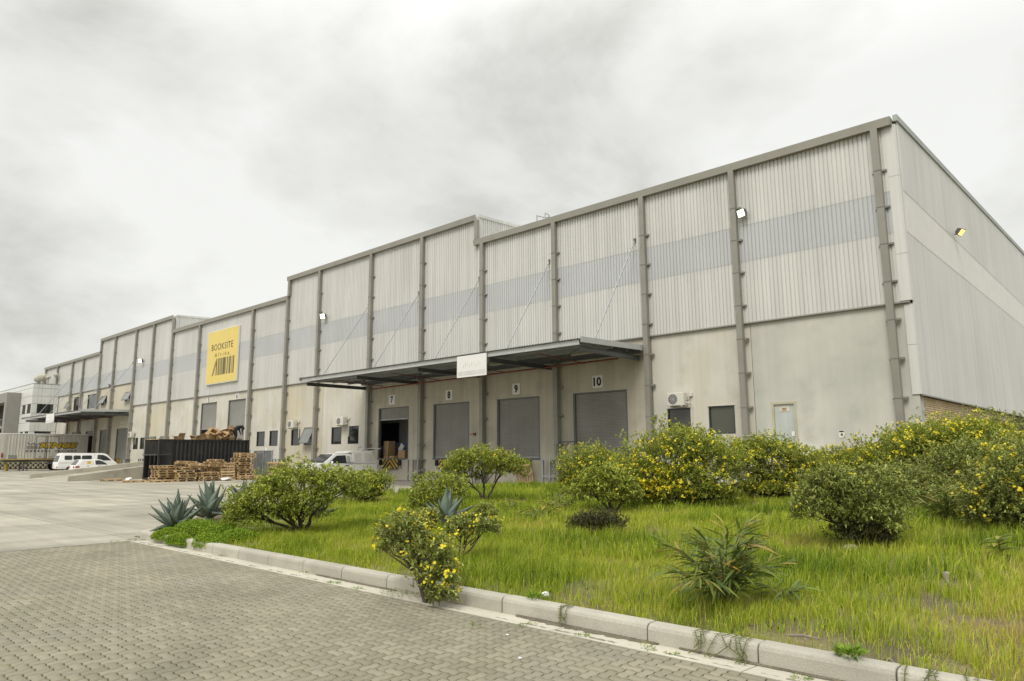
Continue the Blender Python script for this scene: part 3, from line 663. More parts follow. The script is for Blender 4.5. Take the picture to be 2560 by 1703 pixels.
# ================================================================== THINGS FIXED TO OR STANDING BY THE WAREHOUSE
def text_mesh(body, w, h, bold=0.0, shear=0.0, spacing=1.0, extr=0.004):
    cu = bpy.data.curves.new('txt', 'FONT'); cu.body = body; cu.size = 1.0; cu.offset = bold; cu.shear = shear; cu.space_character = spacing; cu.extrude = 0.0; cu.resolution_u = 3
    to = bpy.data.objects.new('txt', cu); COL.objects.link(to)
    dg = bpy.context.evaluated_depsgraph_get(); me = bpy.data.meshes.new_from_object(to.evaluated_get(dg))
    bpy.data.objects.remove(to); bpy.data.curves.remove(cu)
    n = len(me.vertices); A = np.zeros(n*3, np.float32); me.vertices.foreach_get('co', A); A = A.reshape(-1, 3)
    lo, hi = A.min(0), A.max(0); A[:, 0] = (A[:, 0]-lo[0])/(hi[0]-lo[0])*w - w/2; A[:, 1] = (A[:, 1]-lo[1])/(hi[1]-lo[1])*h - h/2; A[:, 2] = 0
    F = [tuple(p_.vertices) for p_ in me.polygons]; bpy.data.meshes.remove(me)
    return A, F
def facade_text(body, cx_, cz, w, h, yy, m_, parent, name='lettering', **k):
    A, F = text_mesh(body, w, h, **k); q = MB(); q.add([(cx_+v[0], yy, cz+v[1]) for v in A], F); return q.build(name, m_, parent)
def side_text(body, X, cy_, cz, w, h, m_, parent, name='lettering', **k):
    A, F = text_mesh(body, w, h, **k); q = MB(); q.add([(X, cy_+v[0], cz+v[1]) for v in A], F); return q.build(name, m_, parent)
# dock number signs
NW = dict(zip(range(1, 11), 'one two three four five six seven eight nine ten'.split()))
SG = {7: (-38.12, 5.28, .66, .64), 8: (-32.42, 5.26, .6, .62), 9: (-26.8, 5.26, .58, .62), 10: (-21.17, 5.26, .62, .62), 5: (-66.0, 6.84, .55, .52), 6: (-60.38, 6.86, .55, .55),
      1: (-105.1, 5.2, .6, .56), 2: (-99.4, 5.2, .6, .56), 3: (-93.9, 5.17, .55, .56), 4: (-88.35, 5.22, .6, .56)}
for k, (X, z, w, h) in SG.items():
    s_ = empty('dock_number_sign', (X, -0.02, z-h/2), label='white square sign with black numeral %s above its roller door' % NW[k], cat='sign', group='dock number signs')
    MB().box(X-w/2, X+w/2, -0.025, -0.004, z-h/2, z+h/2).build('board', M_WHITE, s_)
    facade_text(str(k), X, z, 0.50 if k == 10 else 0.28 if k != 1 else 0.13, 0.46, -0.029, M_BLACK, s_, name='numeral', bold=0.045)
# yellow company sign
m_ysign = mat('sign_yellow', (0.70, 0.55, 0.16), 0.5, var=0.03, fine=0.01)
m_sgrey = mat('sign_print_grey', (0.045, 0.045, 0.04), 0.5, var=0, fine=0)
s_ = empty('company_sign', (-63.3, -0.2, 8.25), label='large yellow sign with grey bars and lettering on the cladding', cat='sign')
MB().box(-66.34, -60.25, -0.30, -0.12, 8.25, 13.16).build('board', m_ysign, s_)
q = MB(); q.box(-66.40, -60.19, -0.285, -0.14, 8.19, 8.248); q.box(-60.248, -60.19, -0.285, -0.14, 8.25, 13.2); q.box(-66.40, -66.342, -0.285, -0.14, 8.25, 13.2); q.box(-66.34, -60.25, -0.285, -0.14, 13.162, 13.2)
q.build('edge_trim', M_WHITE, s_)
facade_text('BOOKSITE', -63.28, 11.62, 4.3, 0.60, -0.306, m_sgrey, s_, spacing=1.12, bold=0.004)
facade_text('Afrika', -63.25, 10.88, 2.9, 0.40, -0.306, m_sgrey, s_, spacing=1.6)
q = MB()
# bar-code of books, two leaning at the left; fractions across the sign's width
bars = [(0.335, .028), (0.392, .010), (0.412, .022), (0.447, .006), (0.465, .010), (0.486, .006), (0.503, .022), (0.536, .006), (0.556, .016), (0.578, .020), (0.604, .026), (0.640, .008), (0.655, .006), (0.690, .026), (0.742, .008), (0.762, .012), (0.782, .026), (0.835, .006), (0.850, .006), (0.872, .006), (0.890, .026)]
for fx, fw in bars:
    X = -66.34+6.09*fx; q.box(X, X+6.09*fw, -0.306, -0.302, 8.96, 10.52)
for fx in (0.205, 0.235):
    X = -66.34+6.09*fx; dx_ = 0.11*6.09
    q.add([(X, -0.305, 8.96), (X+0.09, -0.305, 8.94), (X+0.09+dx_, -0.305, 10.32), (X+dx_, -0.305, 10.36)], [(0, 1, 2, 3)])
tag(q.build('bar_print', m_sgrey, s_), kind='stuff')
# blank sign hanging on the canopy edge
m_faint = mat('faded_print', (0.60, 0.60, 0.575), 0.6)
def blank_sign(x0, x1, z0, z1, yy, label):
    s_ = empty('hanging_sign', ((x0+x1)/2, yy, z0), label=label, cat='sign')
    MB().box(x0, x1, yy-0.03, yy+0.01, z0, z1).build('board', M_WHITE, s_)
    MB().box(x0+0.1, x1-0.1, yy-0.036, yy-0.031, z0+0.10, z0+0.30).build('faded_band', m_faint, s_)
    q = MB(); w = (x1-x0)
    for k in range(9): X = x0+w*(0.22+0.07*k); q.box(X, X+0.05, yy-0.036, yy-0.031, z0+0.46+0.05*(k % 3), z0+0.62+0.06*((k*2) % 3))
    tag(q.build('faded_print', m_faint, s_), kind='stuff')
blank_sign(-26.15, -24.05, 5.44, 6.52, -5.12, 'blank faded white board hanging from the canopy edge between bays eight and nine')
blank_sign(-98.2, -95.0, 5.55, 6.6, -5.12, 'blank white board hanging from the far canopy above the trailer')
# air conditioners
def aircon(X, z, label):
    a = empty('air_conditioner', (X, -0.2, z), label=label, cat='air conditioner', group='wall air conditioners')
    w, h = 0.86, 0.60
    MB().box(X-w/2, X+w/2, -0.48, -0.14, z, z+h).build('casing', M_PLAS, a, bevel=0.02)
    q = MB(); q.lathe([(0.235, -0.488), (0.25, -0.483), (0.24, -0.481)], (X-0.12, 0, z+0.3), 20, 'y'); q.build('fan_ring', M_PLAS, a)
    q = MB(); q.lathe([(0.0, -0.4835), (0.236, -0.4835)], (X-0.12, 0, z+0.3), 20, 'y'); fo = q.build('fan_opening', M_DSTEEL, a)
    q = MB()
    for k in range(1, 4): q.lathe([(0.06*k-0.004, -0.486), (0.06*k+0.004, -0.486)], (X-0.12, 0, z+0.3), 20, 'y')
    for k in range(4):
        an = math.pi*k/4; q.tube([(X-0.12-0.235*math.cos(an), -0.487, z+0.3-0.235*math.sin(an)), (X-0.12+0.235*math.cos(an), -0.487, z+0.3+0.235*math.sin(an))], 0.004, 4)
    tag(q.build('grille', M_PLAS, a), kind='stuff')
    for dx_ in (-0.3, 0.3):
        q = MB(); q.box(X+dx_-0.02, X+dx_+0.02, -0.5, -0.0, z-0.05, z-0.002); q.build('bracket', M_PLAS, a)
    q = MB(); q.tube([(X+w/2, -0.3, z+0.15), (X+w/2+0.12, -0.2, z+0.12), (X+w/2+0.16, -0.06, z+0.0), (X+w/2+0.15, -0.05, z-0.8)], 0.03, 6); q.build('pipe', M_PLAS, a)
    MB().box(X+w/2+0.06, X+w/2+0.22, -0.08, -0.005, z+0.42, z+0.58).build('isolator', M_PLAS, a)
    q = MB(); q.tube([(X+w/2+0.14, -0.05, z+0.42), (X+w/2+0.1, -0.15, z+0.25), (X+w/2+0.0, -0.3, z+0.2)], 0.012, 5); q.build('cable', M_RUB, a)
aircon(-16.5, 3.78, 'white air conditioner above the left window next to dock ten')
aircon(-43.55, 3.73, 'white air conditioner between two windows beside dock seven')
aircon(-50.3, 3.73, 'white air conditioner on the yellowed wall above a window beside the open sash')
aircon(-84.3, 3.68, 'white air conditioner over the windows near dock four')
# flood lights (lit)
m_lamp = mat('lamp_glow', (1.0, 0.97, 0.70), 0.3, var=0, fine=0, emit=2.2)
m_lampo = mat('lamp_glow_amber', (1.0, 0.72, 0.22), 0.3, var=0, fine=0, emit=1.0)
def flood(p_, yaw_, tilt, label, sc_=1.0, glow=None):
    r_ = empty('flood_light', p_, label=label, cat='flood light', group='flood lights', local=True)
    q = MB(); q.tube([(0, 0, 0), (0, -0.12, -0.02)], 0.03, 6); Rm = Matrix.Rotation(yaw_, 4, 'Z')
    q.v = [tuple(Rm @ Vector(v)) for v in q.v]; q.build('bracket', M_DSTEEL, r_)
    Mh = Rm @ Matrix.Translation((0, -0.22*sc_, 0.08)) @ Matrix.Rotation(tilt, 4, 'X') @ Matrix.Scale(sc_, 4)
    q = MB(); prof = [(-0.24, -0.10, -0.20), (0.24, -0.10, 0.20)]
    vs = [(-0.22, -0.11, -0.18), (0.22, -0.11, -0.18), (0.22, -0.11, 0.18), (-0.22, -0.11, 0.18), (-0.15, 0.10, -0.11), (0.15, 0.10, -0.11), (0.15, 0.10, 0.11), (-0.15, 0.10, 0.11)]
    q.add([Mh @ Vector(v) for v in vs], [(0, 1, 5, 4), (1, 2, 6, 5), (2, 3, 7, 6), (3, 0, 4, 7), (4, 5, 6, 7), (0, 3, 2, 1)]); q.build('housing', M_DSTEEL, r_)
    q = MB(); q.box(-0.19, 0.19, -0.118, -0.112, -0.15, 0.15, Mh); q.build('lens', glow or m_lamp, r_)
flood((-12.75, -0.12, 12.05), math.radians(-22), math.radians(18), 'lit flood light beside the second downpipe from the corner')
flood((-46.35, -0.12, 12.0), math.radians(12), math.radians(18), 'lit flood light on the raised section with the sloping tie rods', 1.15)
flood((-82.9, -0.12, 12.0), math.radians(15), math.radians(18), 'lit flood light on the far raised section past the yellow sign', 1.3)
flood((XC+0.12, 8.81, 11.85), math.radians(78), math.radians(40), 'lit flood light on the end wall round the corner', 1.0, m_lampo)
flood((-92.6, -0.12, 9.95), math.radians(-30), math.radians(25), 'small dark flood light above the far canopy', 0.8, M_DSTEEL)
# roof ladders
def roof_ladder(X, yy, z, label):
    l_ = empty('roof_ladder', (X, yy, z-2.0), label=label, cat='ladder', group='roof ladders')
    for dx_ in (-0.35, 0.35):
        MB().tube([(X+dx_, yy, z-2.0), (X+dx_, yy, z+0.9)], 0.036, 6).build('stile', M_STEEL, l_)
    for k in range(8): MB().tube([(X-0.35, yy, z-1.9+k*0.3), (X+0.35, yy, z-1.9+k*0.3)], 0.015, 6).build('rung', M_STEEL, l_)
    for zz in (z+0.9,):
        q = MB(); q.tube([(X+0.35*math.cos(t), yy+0.0+0.75*math.sin(t)*1.0, zz) if 0 <= t <= math.pi else (X, yy, zz) for t in np.linspace(0, math.pi, 13)], 0.034, 6, cap=False); q.build('cage_hoop', M_STEEL, l_)
    for t in (0.8, 1.57, 2.34): MB().tube([(X+0.35*math.cos(t), yy+0.75*math.sin(t), z-1.0), (X+0.35*math.cos(t), yy+0.75*math.sin(t), z+0.9)], 0.012, 5).build('cage_strap', M_STEEL, l_)
roof_ladder(-28.55, 4.4, 16.15, 'caged steel ladder rising above the low roof by the raised section')
roof_ladder(-65.6, 9.0, 15.9, 'caged steel ladder above the roof behind the yellow sign')
# dock levellers: chevron boards with rubber bumpers
def chevron_mat():
    m_ = bpy.data.materials.new('chevron_paint'); m_.use_nodes = True; t = m_.node_tree; b = t.nodes['Principled BSDF']; b.inputs['Roughness'].default_value = 0.7
    n = t.nodes.new; l = t.links.new
    tc_ = n('ShaderNodeTexCoord'); sp = n('ShaderNodeSeparateXYZ'); l(tc_.outputs['Object'], sp.inputs[0])
    ab = n('ShaderNodeMath'); ab.operation = 'ABSOLUTE'; l(sp.outputs['X'], ab.inputs[0])
    m1 = n('ShaderNodeMath'); m1.operation = 'MULTIPLY_ADD'; m1.inputs[1].default_value = 0.92; l(ab.outputs[0], m1.inputs[0]); l(sp.outputs['Z'], m1.inputs[2])
    ad_ = n('ShaderNodeMath'); ad_.operation = 'ADD'; ad_.inputs[1].default_value = 10.09; l(m1.outputs[0], ad_.inputs[0])
    mo = n('ShaderNodeMath'); mo.operation = 'MODULO'; mo.inputs[1].default_value = 0.33; l(ad_.outputs[0], mo.inputs[0])
    gt = n('ShaderNodeMath'); gt.operation = 'GREATER_THAN'; gt.inputs[1].default_value = 0.165; l(mo.outputs[0], gt.inputs[0])
    ns = n('ShaderNodeTexNoise'); ns.inputs['Scale'].default_value = 9; ns.inputs['Detail'].default_value = 5; l(tc_.outputs['Object'], ns.inputs['Vector'])
    mr = n('ShaderNodeMapRange'); mr.inputs['From Min'].default_value = .3; mr.inputs['From Max'].default_value = .7; mr.inputs['To Min'].default_value = .7; mr.inputs['To Max'].default_value = 1.1; l(ns.outputs['Fac'], mr.inputs['Value'])
    mx_ = n('ShaderNodeMix'); mx_.data_type = 'RGBA'; l(gt.outputs[0], mx_.inputs['Factor']); mx_.inputs[6].default_value = (0.48, 0.31, 0.03, 1); mx_.inputs[7].default_value = (0.03, 0.03, 0.03, 1)
    sc_ = n('ShaderNodeVectorMath'); sc_.operation = 'SCALE'; l(mx_.outputs[2], sc_.inputs[0]); l(mr.outputs[0], sc_.inputs['Scale']); l(sc_.outputs[0], b.inputs['Base Color'])
    return m_
M_CHEV = chevron_mat()
for a, b, k in DOCKS+DOCKL:
    if k in (1, 2): continue
    X = (a+b)/2-0.1; w = 1.62
    d_ = empty('dock_leveller', (X, -0.1, 0.72), label='yellow and black chevron dock plate with rubber bumpers below roller door %s' % NW[k], cat='dock leveller', group='dock levellers')
    MB().box(X-w/2, X+w/2, -0.13, -0.09, 0.73, 1.36).build('plate', M_CHEV, d_, bevel=0.01)
    MB().box(X-w/2+0.1, X+w/2-0.1, -0.09, -0.005, 0.76, 1.30).build('hinge_box', M_DSTEEL, d_)
    for sx in (-1, 1):
        xb = X+sx*(w/2+0.22)
        MB().box(xb-0.09, xb+0.09, -0.20, -0.02, 0.95, 1.30).build('bumper', M_RUB, d_, bevel=0.01)
        MB().box(xb-0.11, xb+0.11, -0.06, -0.003, 0.78, 1.31).build('bumper_bracket', M_STEEL, d_)
# steel guards round the feet of the downpipes
for X, nm in ((-29.3, 'between docks eight and nine'), (-34.9, 'between docks seven and eight'), (-23.7, 'between docks nine and ten'), (-51.9, 'beside the grey mesh door'), (-47.2, 'behind the parked white bakkie'), (-57.7, 'beside the black container'), (-85.2, 'past dock four'), (-80.1, 'at the head of the ramp')):
    gd = empty('pipe_guard', (X, -0.5, 0), label='grey steel guard frame round the downpipe foot '+nm, cat='pipe guard', group='pipe guards')
    for xx_ in (X-0.72, X-0.24, X+0.26): MB().box(xx_-0.05, xx_+0.05, -0.62, -0.52, 0.0, 1.30).build('post', M_STEEL, gd)
    MB().box(X-0.78, X+0.36, -0.64, -0.002, 1.302, 1.36).build('top_plate', M_STEEL, gd)
    MB().box(X-0.67, X+0.31, -0.60, -0.54, 0.45, 0.53).build('mid_rail', M_STEEL, gd)
    MB().box(X+0.26, X+0.36, -0.515, -0.002, 0.60, 0.70).build('side_rail', M_STEEL, gd)
# fire hose bracket beside door 8, notice on the grey wall, pedestrian stair rails near dock 10
h_ = empty('call_point', (-30.1, -0.05, 2.75), label='small red box with wire beside roller door eight', cat='call point')
MB().box(-30.2, -30.06, -0.10, -0.004, 2.72, 2.88).build('case', M_RED, h_)
MB().tube([(-30.2, -0.05, 2.80), (-30.35, -0.05, 2.84), (-30.60, -0.03, 2.76)], 0.014, 5).build('wire', M_RED, h_)
n_ = empty('wall_notice', (-9.5, -0.01, 2.2), label='tiny white notice on the plain grey wall panel', cat='notice')
MB().box(-9.6, -9.38, -0.014, -0.003, 2.2, 2.48).build('board', M_WHITE, n_); q = MB(); q.box(-9.58, -9.40, -0.018, -0.0145, 2.42, 2.47); q.box(-9.53, -9.45, -0.018, -0.0145, 2.28, 2.36); tag(q.build('print', M_BLACK, n_), kind='stuff')
n_ = empty('wall_notice', (-55.2, -0.01, 1.95), label='small white notice on the wall below the two narrow windows', cat='notice')
MB().box(-54.9, -54.6, -0.014, -0.003, 1.97, 2.28).build('board', M_WHITE, n_)
st = empty('dock_ladder', (-22.4, -0.8, 0), label='dark tubular step ladder with curved grab rails beside dock ten', cat='ladder')
for X in (-23.35, -22.75):
    MB().tube([(X, -1.5, 0.0), (X, -0.75, 1.35), (X, -0.7, 2.05), (X+0.05, -0.45, 2.25), (X+0.3, -0.1, 2.25)], 0.025, 7).build('grab_rail', M_DSTEEL, st)
for k in range(5): MB().tube([(-23.35, -1.5+0.75*(k+.5)/5, 1.35*(k+.5)/5), (-22.75, -1.5+0.75*(k+.5)/5, 1.35*(k+.5)/5)], 0.018, 6).build('tread', M_DSTEEL, st)
# mesh door and grille beside the container
m_gm = mat('weathered_grey_door', (0.12, 0.125, 0.13), 0.6, var=0.25, scale=2.5, stain=(0.25, 0.17, 0.12), stain_scale=2.0, stain_amt=0.5)
gd = empty('steel_gate', (-55.3, -0.1, 0), label='weathered grey steel door and mesh panel in the wall behind the pallets', cat='door')
MB().box(-56.55, -55.05, -0.09, -0.03, 0.02, 1.85).build('leaf', m_gm, gd)
for k in range(5): MB().box(-56.3+k*0.26, -56.26+k*0.26, -0.105, -0.0905, 0.05, 1.82).build('stiffener', M_DSTEEL, gd)

MB().box(-54.9, -53.7, -0.07, -0.03, 0.02, 1.95).build('mesh_panel', mat('mesh_grey', (0.13, 0.135, 0.14), 0.6, var=0.2, scale=4), gd)
for X in (-56.6, -54.98, -53.68): MB().box(X-0.035, X+0.035, -0.12, -0.01, 0.0, 1.98).build('post', M_STEEL, gd)
MB().box(-56.56, -53.65, -0.11, -0.02, 1.982, 2.04).build('head', M_STEEL, gd)
MB().box(-55.2, -55.1, -0.13, -0.09, 0.95, 1.05).build('lock', M_DSTEEL, gd)
# trolley, bag and boxes in the open dock
m_blue = mat('trolley_blue', (0.03, 0.09, 0.28), 0.45)
tr = empty('trolley', (-38.6, 1.5, 1.39), label='blue steel shelf trolley inside the open dock seven', cat='trolley')
for X in (-39.3, -37.9):
    for yy in (1.2, 1.9): MB().tube([(X, yy, 1.42), (X, yy, 2.42)], 0.022, 6).build('post', m_blue, tr)
for z in (1.62, 2.02, 2.38):
    MB().box(-39.3, -37.9, 1.22, 1.88, z-0.015, z+0.015).build('shelf', mat('trolley_shelf', (0.40, 0.42, 0.50), 0.5), tr)
    MB().box(-39.32, -37.88, 1.18, 1.215, z-0.03, z+0.03).build('shelf_rail', m_blue, tr)
for X in (-39.25, -37.95):
    for yy in (1.25, 1.85): MB().lathe([(0.0, -0.02), (0.05, -0.02), (0.05, 0.02), (0.0, 0.02)], (X, yy, 1.442), 10, 'x').build('castor', M_RUB, tr)
bgm = mat('printed_paper', (0.60, 0.60, 0.62), 0.7, var=0.25, scale=14, fine=0.1)
Rb = Matrix.Translation((-38.35, 1.05, 2.10)) @ Matrix.Rotation(math.radians(38), 4, 'Y')
q = MB(); q.box(-0.20, 0.20, -0.05, 0.05, -0.27, 0.27, Rb); bg_ = q.build('paper_bag', bgm, bevel=0.03); tag(bg_, 'white printed paper bag hanging on the blue trolley', 'bag')
def carton(name, p_, d, rz, label, group, opened=0.0, rot=None):
    r_ = empty(name, p_, rot=rot or (0, 0, rz), label=label, cat='box', group=group)
    w, l_, h = d; q = MB(); t_ = 0.012
    if opened:
        for (x0, x1, y0, y1, z0, z1) in ((-w/2, w/2, -l_/2, l_/2, 0, t_), (-w/2, -w/2+t_, -l_/2, l_/2, t_, h), (w/2-t_, w/2, -l_/2, l_/2, t_, h), (-w/2+t_, w/2-t_, -l_/2, -l_/2+t_, t_, h), (-w/2+t_, w/2-t_, l_/2-t_, l_/2, t_, h)): q.box(x0, x1, y0, y1, z0, z1)
        q.build('body', M_CARD, r_)
        for sx in (-1, 1):
            Mf = Matrix.Translation((sx*w/2, 0, h)) @ Matrix.Rotation(sx*random.uniform(0.3, 1.9), 4, 'Y'); q = MB(); q.box(-0.004, 0.004, -l_/2+.01, l_/2-.01, 0.004, w*0.48, Mf); q.build('flap', M_CARD, r_)
            Mf = Matrix.Translation((0, sx*l_/2, h)) @ Matrix.Rotation(-sx*random.uniform(0.3, 1.9), 4, 'X'); q = MB(); q.box(-w/2+.01, w/2-.01, -0.004, 0.004, 0.004, w*0.4, Mf); q.build('flap', M_CARD, r_)
    else:
        q.box(-w/2, w/2, -l_/2, l_/2, 0, h); q.build('body', M_CARD, r_, bevel=0.008)
        MB().box(-w/2-.001, w/2+.001, -0.03, 0.03, h-0.08, h+0.002).build('tape', mat('parcel_tape', (0.33, 0.22, 0.12), 0.35), r_)
    return r_
carton('carton', (-37.3, 0.45, 1.40), (0.62, 0.5, 0.52), 0.1, 'brown carton at the right edge of open dock seven', None)
carton('carton', (-38.3, 0.40, 1.40), (0.6, 0.4, 0.16), -0.1, 'flat brown carton in the middle of open dock seven', None)
carton('carton', (-39.0, 0.42, 1.40), (0.4, 0.35, 0.13), 0.2, 'smallest flat brown carton on the sill of open dock seven', None)
carton('carton', (-39.35, 0.8, 1.40), (0.5, 0.6, 1.15), 0.0, 'tall brown carton standing at the left jamb of open dock seven', None)
# ================================================================== RAMP, CONTAINER, PALLETS, BOXES, PERSON
m_rampc = mat('ramp_concrete', (0.45, 0.42, 0.34), 0.9, var=0.14, scale=0.8, fine=0.06, stain=(0.16, 0.15, 0.12), stain_scale=0.9, stain_amt=0.6, bump=0.15)
RX0, RX1, RY0, RH = -63.5, -54.0, -14.4, 1.38
rp = empty('ramp', ((RX0+RX1)/2, -7, 0), label='concrete vehicle ramp with low edge walls rising to doors five and six', cat='ramp')
def skew(q):      # the near edge closes in towards the doors
    q.v = [(v[0]-(4.2*(v[1]-RY0)/14.4 if v[0] > -60 else 0), v[1], v[2]) for v in q.v]; return q
skew(MB().prism([(RY0, 0.0), (-1.5, RH), (-0.02, RH), (-0.02, 0.0)], RX0+0.25, RX1-0.25, 'x')).build('ramp_slab', M_YARD, rp)
for xa in (RX0, RX1-0.25): skew(MB().prism([(RY0, 0.0), (RY0, 0.33), (-1.5, RH+0.36), (-0.02, RH+0.36), (-0.02, 0.0)], xa+0.001, xa+0.249, 'x')).build('edge_wall', m_rampc, rp, bevel=0.015)
MB().box(-68.0, RX0-0.001, -3.2, -0.02, 0.0, RH-0.002).build('platform', m_rampc, rp)
# moss tufts on the far wall are part of the weeds further down
# --- black steel container, corrugated sides, with a barred open end
m_blk = mat('container_black', (0.018, 0.018, 0.019), 0.5, var=0.25, scale=1.5, streak=0.2, stain=(0.06, 0.05, 0.045), stain_scale=2.0, stain_amt=0.7)
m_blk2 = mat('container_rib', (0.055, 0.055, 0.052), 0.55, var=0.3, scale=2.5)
CXr, CXl, CY0, CY1, CH = -49.3, -51.75, -10.55, -4.25, 2.74
ct = empty('shipping_container', ((CXr+CXl)/2, (CY0+CY1)/2, 0), label='black corrugated steel container heaped with cardboard behind the pallets', cat='container')
def cwall(X, y0, y1, nrm, z0, z1, parent):
    q = MB(); V = []; F = []; S = []; k = 0; P_ = 0.278
    while y0+k*P_ < y1:
        for a_, h in ((0, 0), (0.07, 0), (0.139, -0.045), (0.209, -0.045)):
            if y0+k*P_+a_ < y1: S.append((y0+k*P_+a_, h))
        k += 1
    S.append((y1, 0))
    for yy, h in S: V += [(X+nrm*h, yy, z0), (X+nrm*h, yy, z1)]
    for i in range(len(S)-1): F.append((2*i, 2*i+2, 2*i+3, 2*i+1))
    q.add(V, F); return q.build('side_panel', m_blk, parent)
cwall(CXr-0.02, CY0+0.95, CY1, 1, 0.18, CH-0.1, ct); cwall(CXl+0.02, CY0, CY1, -1, 0.18, CH-0.1, ct)
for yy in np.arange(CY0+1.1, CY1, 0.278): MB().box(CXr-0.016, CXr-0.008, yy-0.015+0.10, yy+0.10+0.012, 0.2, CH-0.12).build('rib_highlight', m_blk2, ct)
MB().box(CXl, CXr, CY1-0.06, CY1, 0.18, CH-0.1).build('end_panel', m_blk, ct); MB().box(CXl, CXr, CY0, CY1, 0.06, 0.178).build('floor', m_blk, ct)
for X in (CXl+0.05, CXr-0.05):
    MB().box(X-0.05, X+0.05, CY0, CY1, CH-0.10, CH).build('top_rail', m_blk, ct); MB().box(X-0.052, X+0.052, CY0, CY1, 0.0, 0.177).build('bottom_rail', m_blk, ct)
    for yy in (CY0+0.05, CY1-0.05): MB().box(X-0.055, X+0.055, yy-0.055, yy+0.055, 0.0, CH+0.005).build('corner_post', m_blk, ct)
MB().box(CXr-0.09, CXr-0.01, CY0+0.85, CY0+0.95, 0.18, CH-0.1).build('mid_post', m_blk, ct)
MB().box(CXr-0.06, CXr-0.01, CY0+0.1, CY0+0.85, 1.68, 1.75).build('cross_rail', m_blk2, ct); MB().box(CXl-0.2, CXr, CY0-0.06, CY0-0.005, 1.68, 1.75).build('cross_rail', m_blk2, ct)
for k in range(9): yy = CY0+0.16+k*0.08; MB().box(CXr-0.045, CXr-0.02, yy-0.012, yy+0.012, 1.755, CH-0.10).build('bar', m_blk2, ct)
for k in range(16): xx_ = CXl+0.15+k*0.145; MB().box(xx_-0.012, xx_+0.012, CY0+0.0, CY0+0.025, 1.755, CH-0.10).build('bar', m_blk2, ct)
MB().box(CXl+0.1, CXr-0.1, CY0+0.95, CY0+1.0, 0.18, CH-0.1).build('inner_bulkhead', m_blk, ct)
MB().box(CXl+0.1, CXr-0.1, CY0+1.0, CY1-0.06, CH-0.25, CH-0.2).build('load_platform', m_blk, ct)
MB().box(CXl+0.06, CXr-0.1, CY0+0.05, CY0+0.9, CH-0.02, CH+0.02).build('plank_cover', M_WOOD, ct)
# --- cardboard on the container
BX = [(-7.45, 0.0, .55, .45, .42, 0, 0, 1), (-8.0, .0, .5, .4, .36, .3, 0, 1), (-9.0, 0.0, .62, .5, .45, .1, 0, 1), (-6.9, .05, .6, .5, .50, .1, .15, 0), (-7.0, .5, .5, .45, .40, .2, .2, 0), (-6.55, .5, .55, .5, .5, .5, .7, 1),
      (-6.35, .05, .55, .5, .42, -.2, 0, 0), (-6.3, .60, .5, .45, .4, .4, -.5, 1), (-6.0, .45, .55, .45, .42, .4, .6, 1), (-5.85, .05, .5, .5, .45, .3, .1, 0), (-5.7, .70, .5, .5, .5, .8, -.4, 1), (-5.5, .06, .6, .5, .48, .2, .2, 0),
      (-5.35, .55, .5, .45, .42, -.5, .5, 1), (-5.5, .95, .55, .48, .45, -.3, -.6, 1), (-5.35, .1, .5, .5, .45, .4, .3, 0), (-4.75, .02, .4, .4, .22, .8, .1, 1), (-6.75, .95, .45, .40, .35, .9, .8, 1)]
box_lab = ['closed carton', 'open carton']
ORD2 = [w_ for _, w_ in sorted(zip(sorted(range(14), key=lambda i_: BX[i_+3][0]), 'first second third fourth fifth sixth seventh eighth ninth tenth eleventh twelfth thirteenth fourteenth'.split()))]
BOXL = ['open carton standing alone near the barred end of the container', 'open carton between the lone one and the heap', 'open carton at the barred end beside the plank cover']
for k, (yy, dz, w, l_, h, rz, tl, op) in enumerate(BX):
    carton('carton', (CXr-0.55+random.uniform(-.35, .12), yy, CH-0.20+dz*0.62), (w*0.92, l_*0.92, h*0.92), rz, ('brown '+BOXL[k]) if k < 3 else '%s, %s from the barred end, %s' % (box_lab[op], ORD2[k-3], 'low in the heap on the container' if dz < .3 else 'on top of the heap on the container' if dz > .68 else 'midway up the heap on the container'), 'cardboard heap on the container: %s' % box_lab[op], opened=op, rot=(tl, tl*0.6, rz))
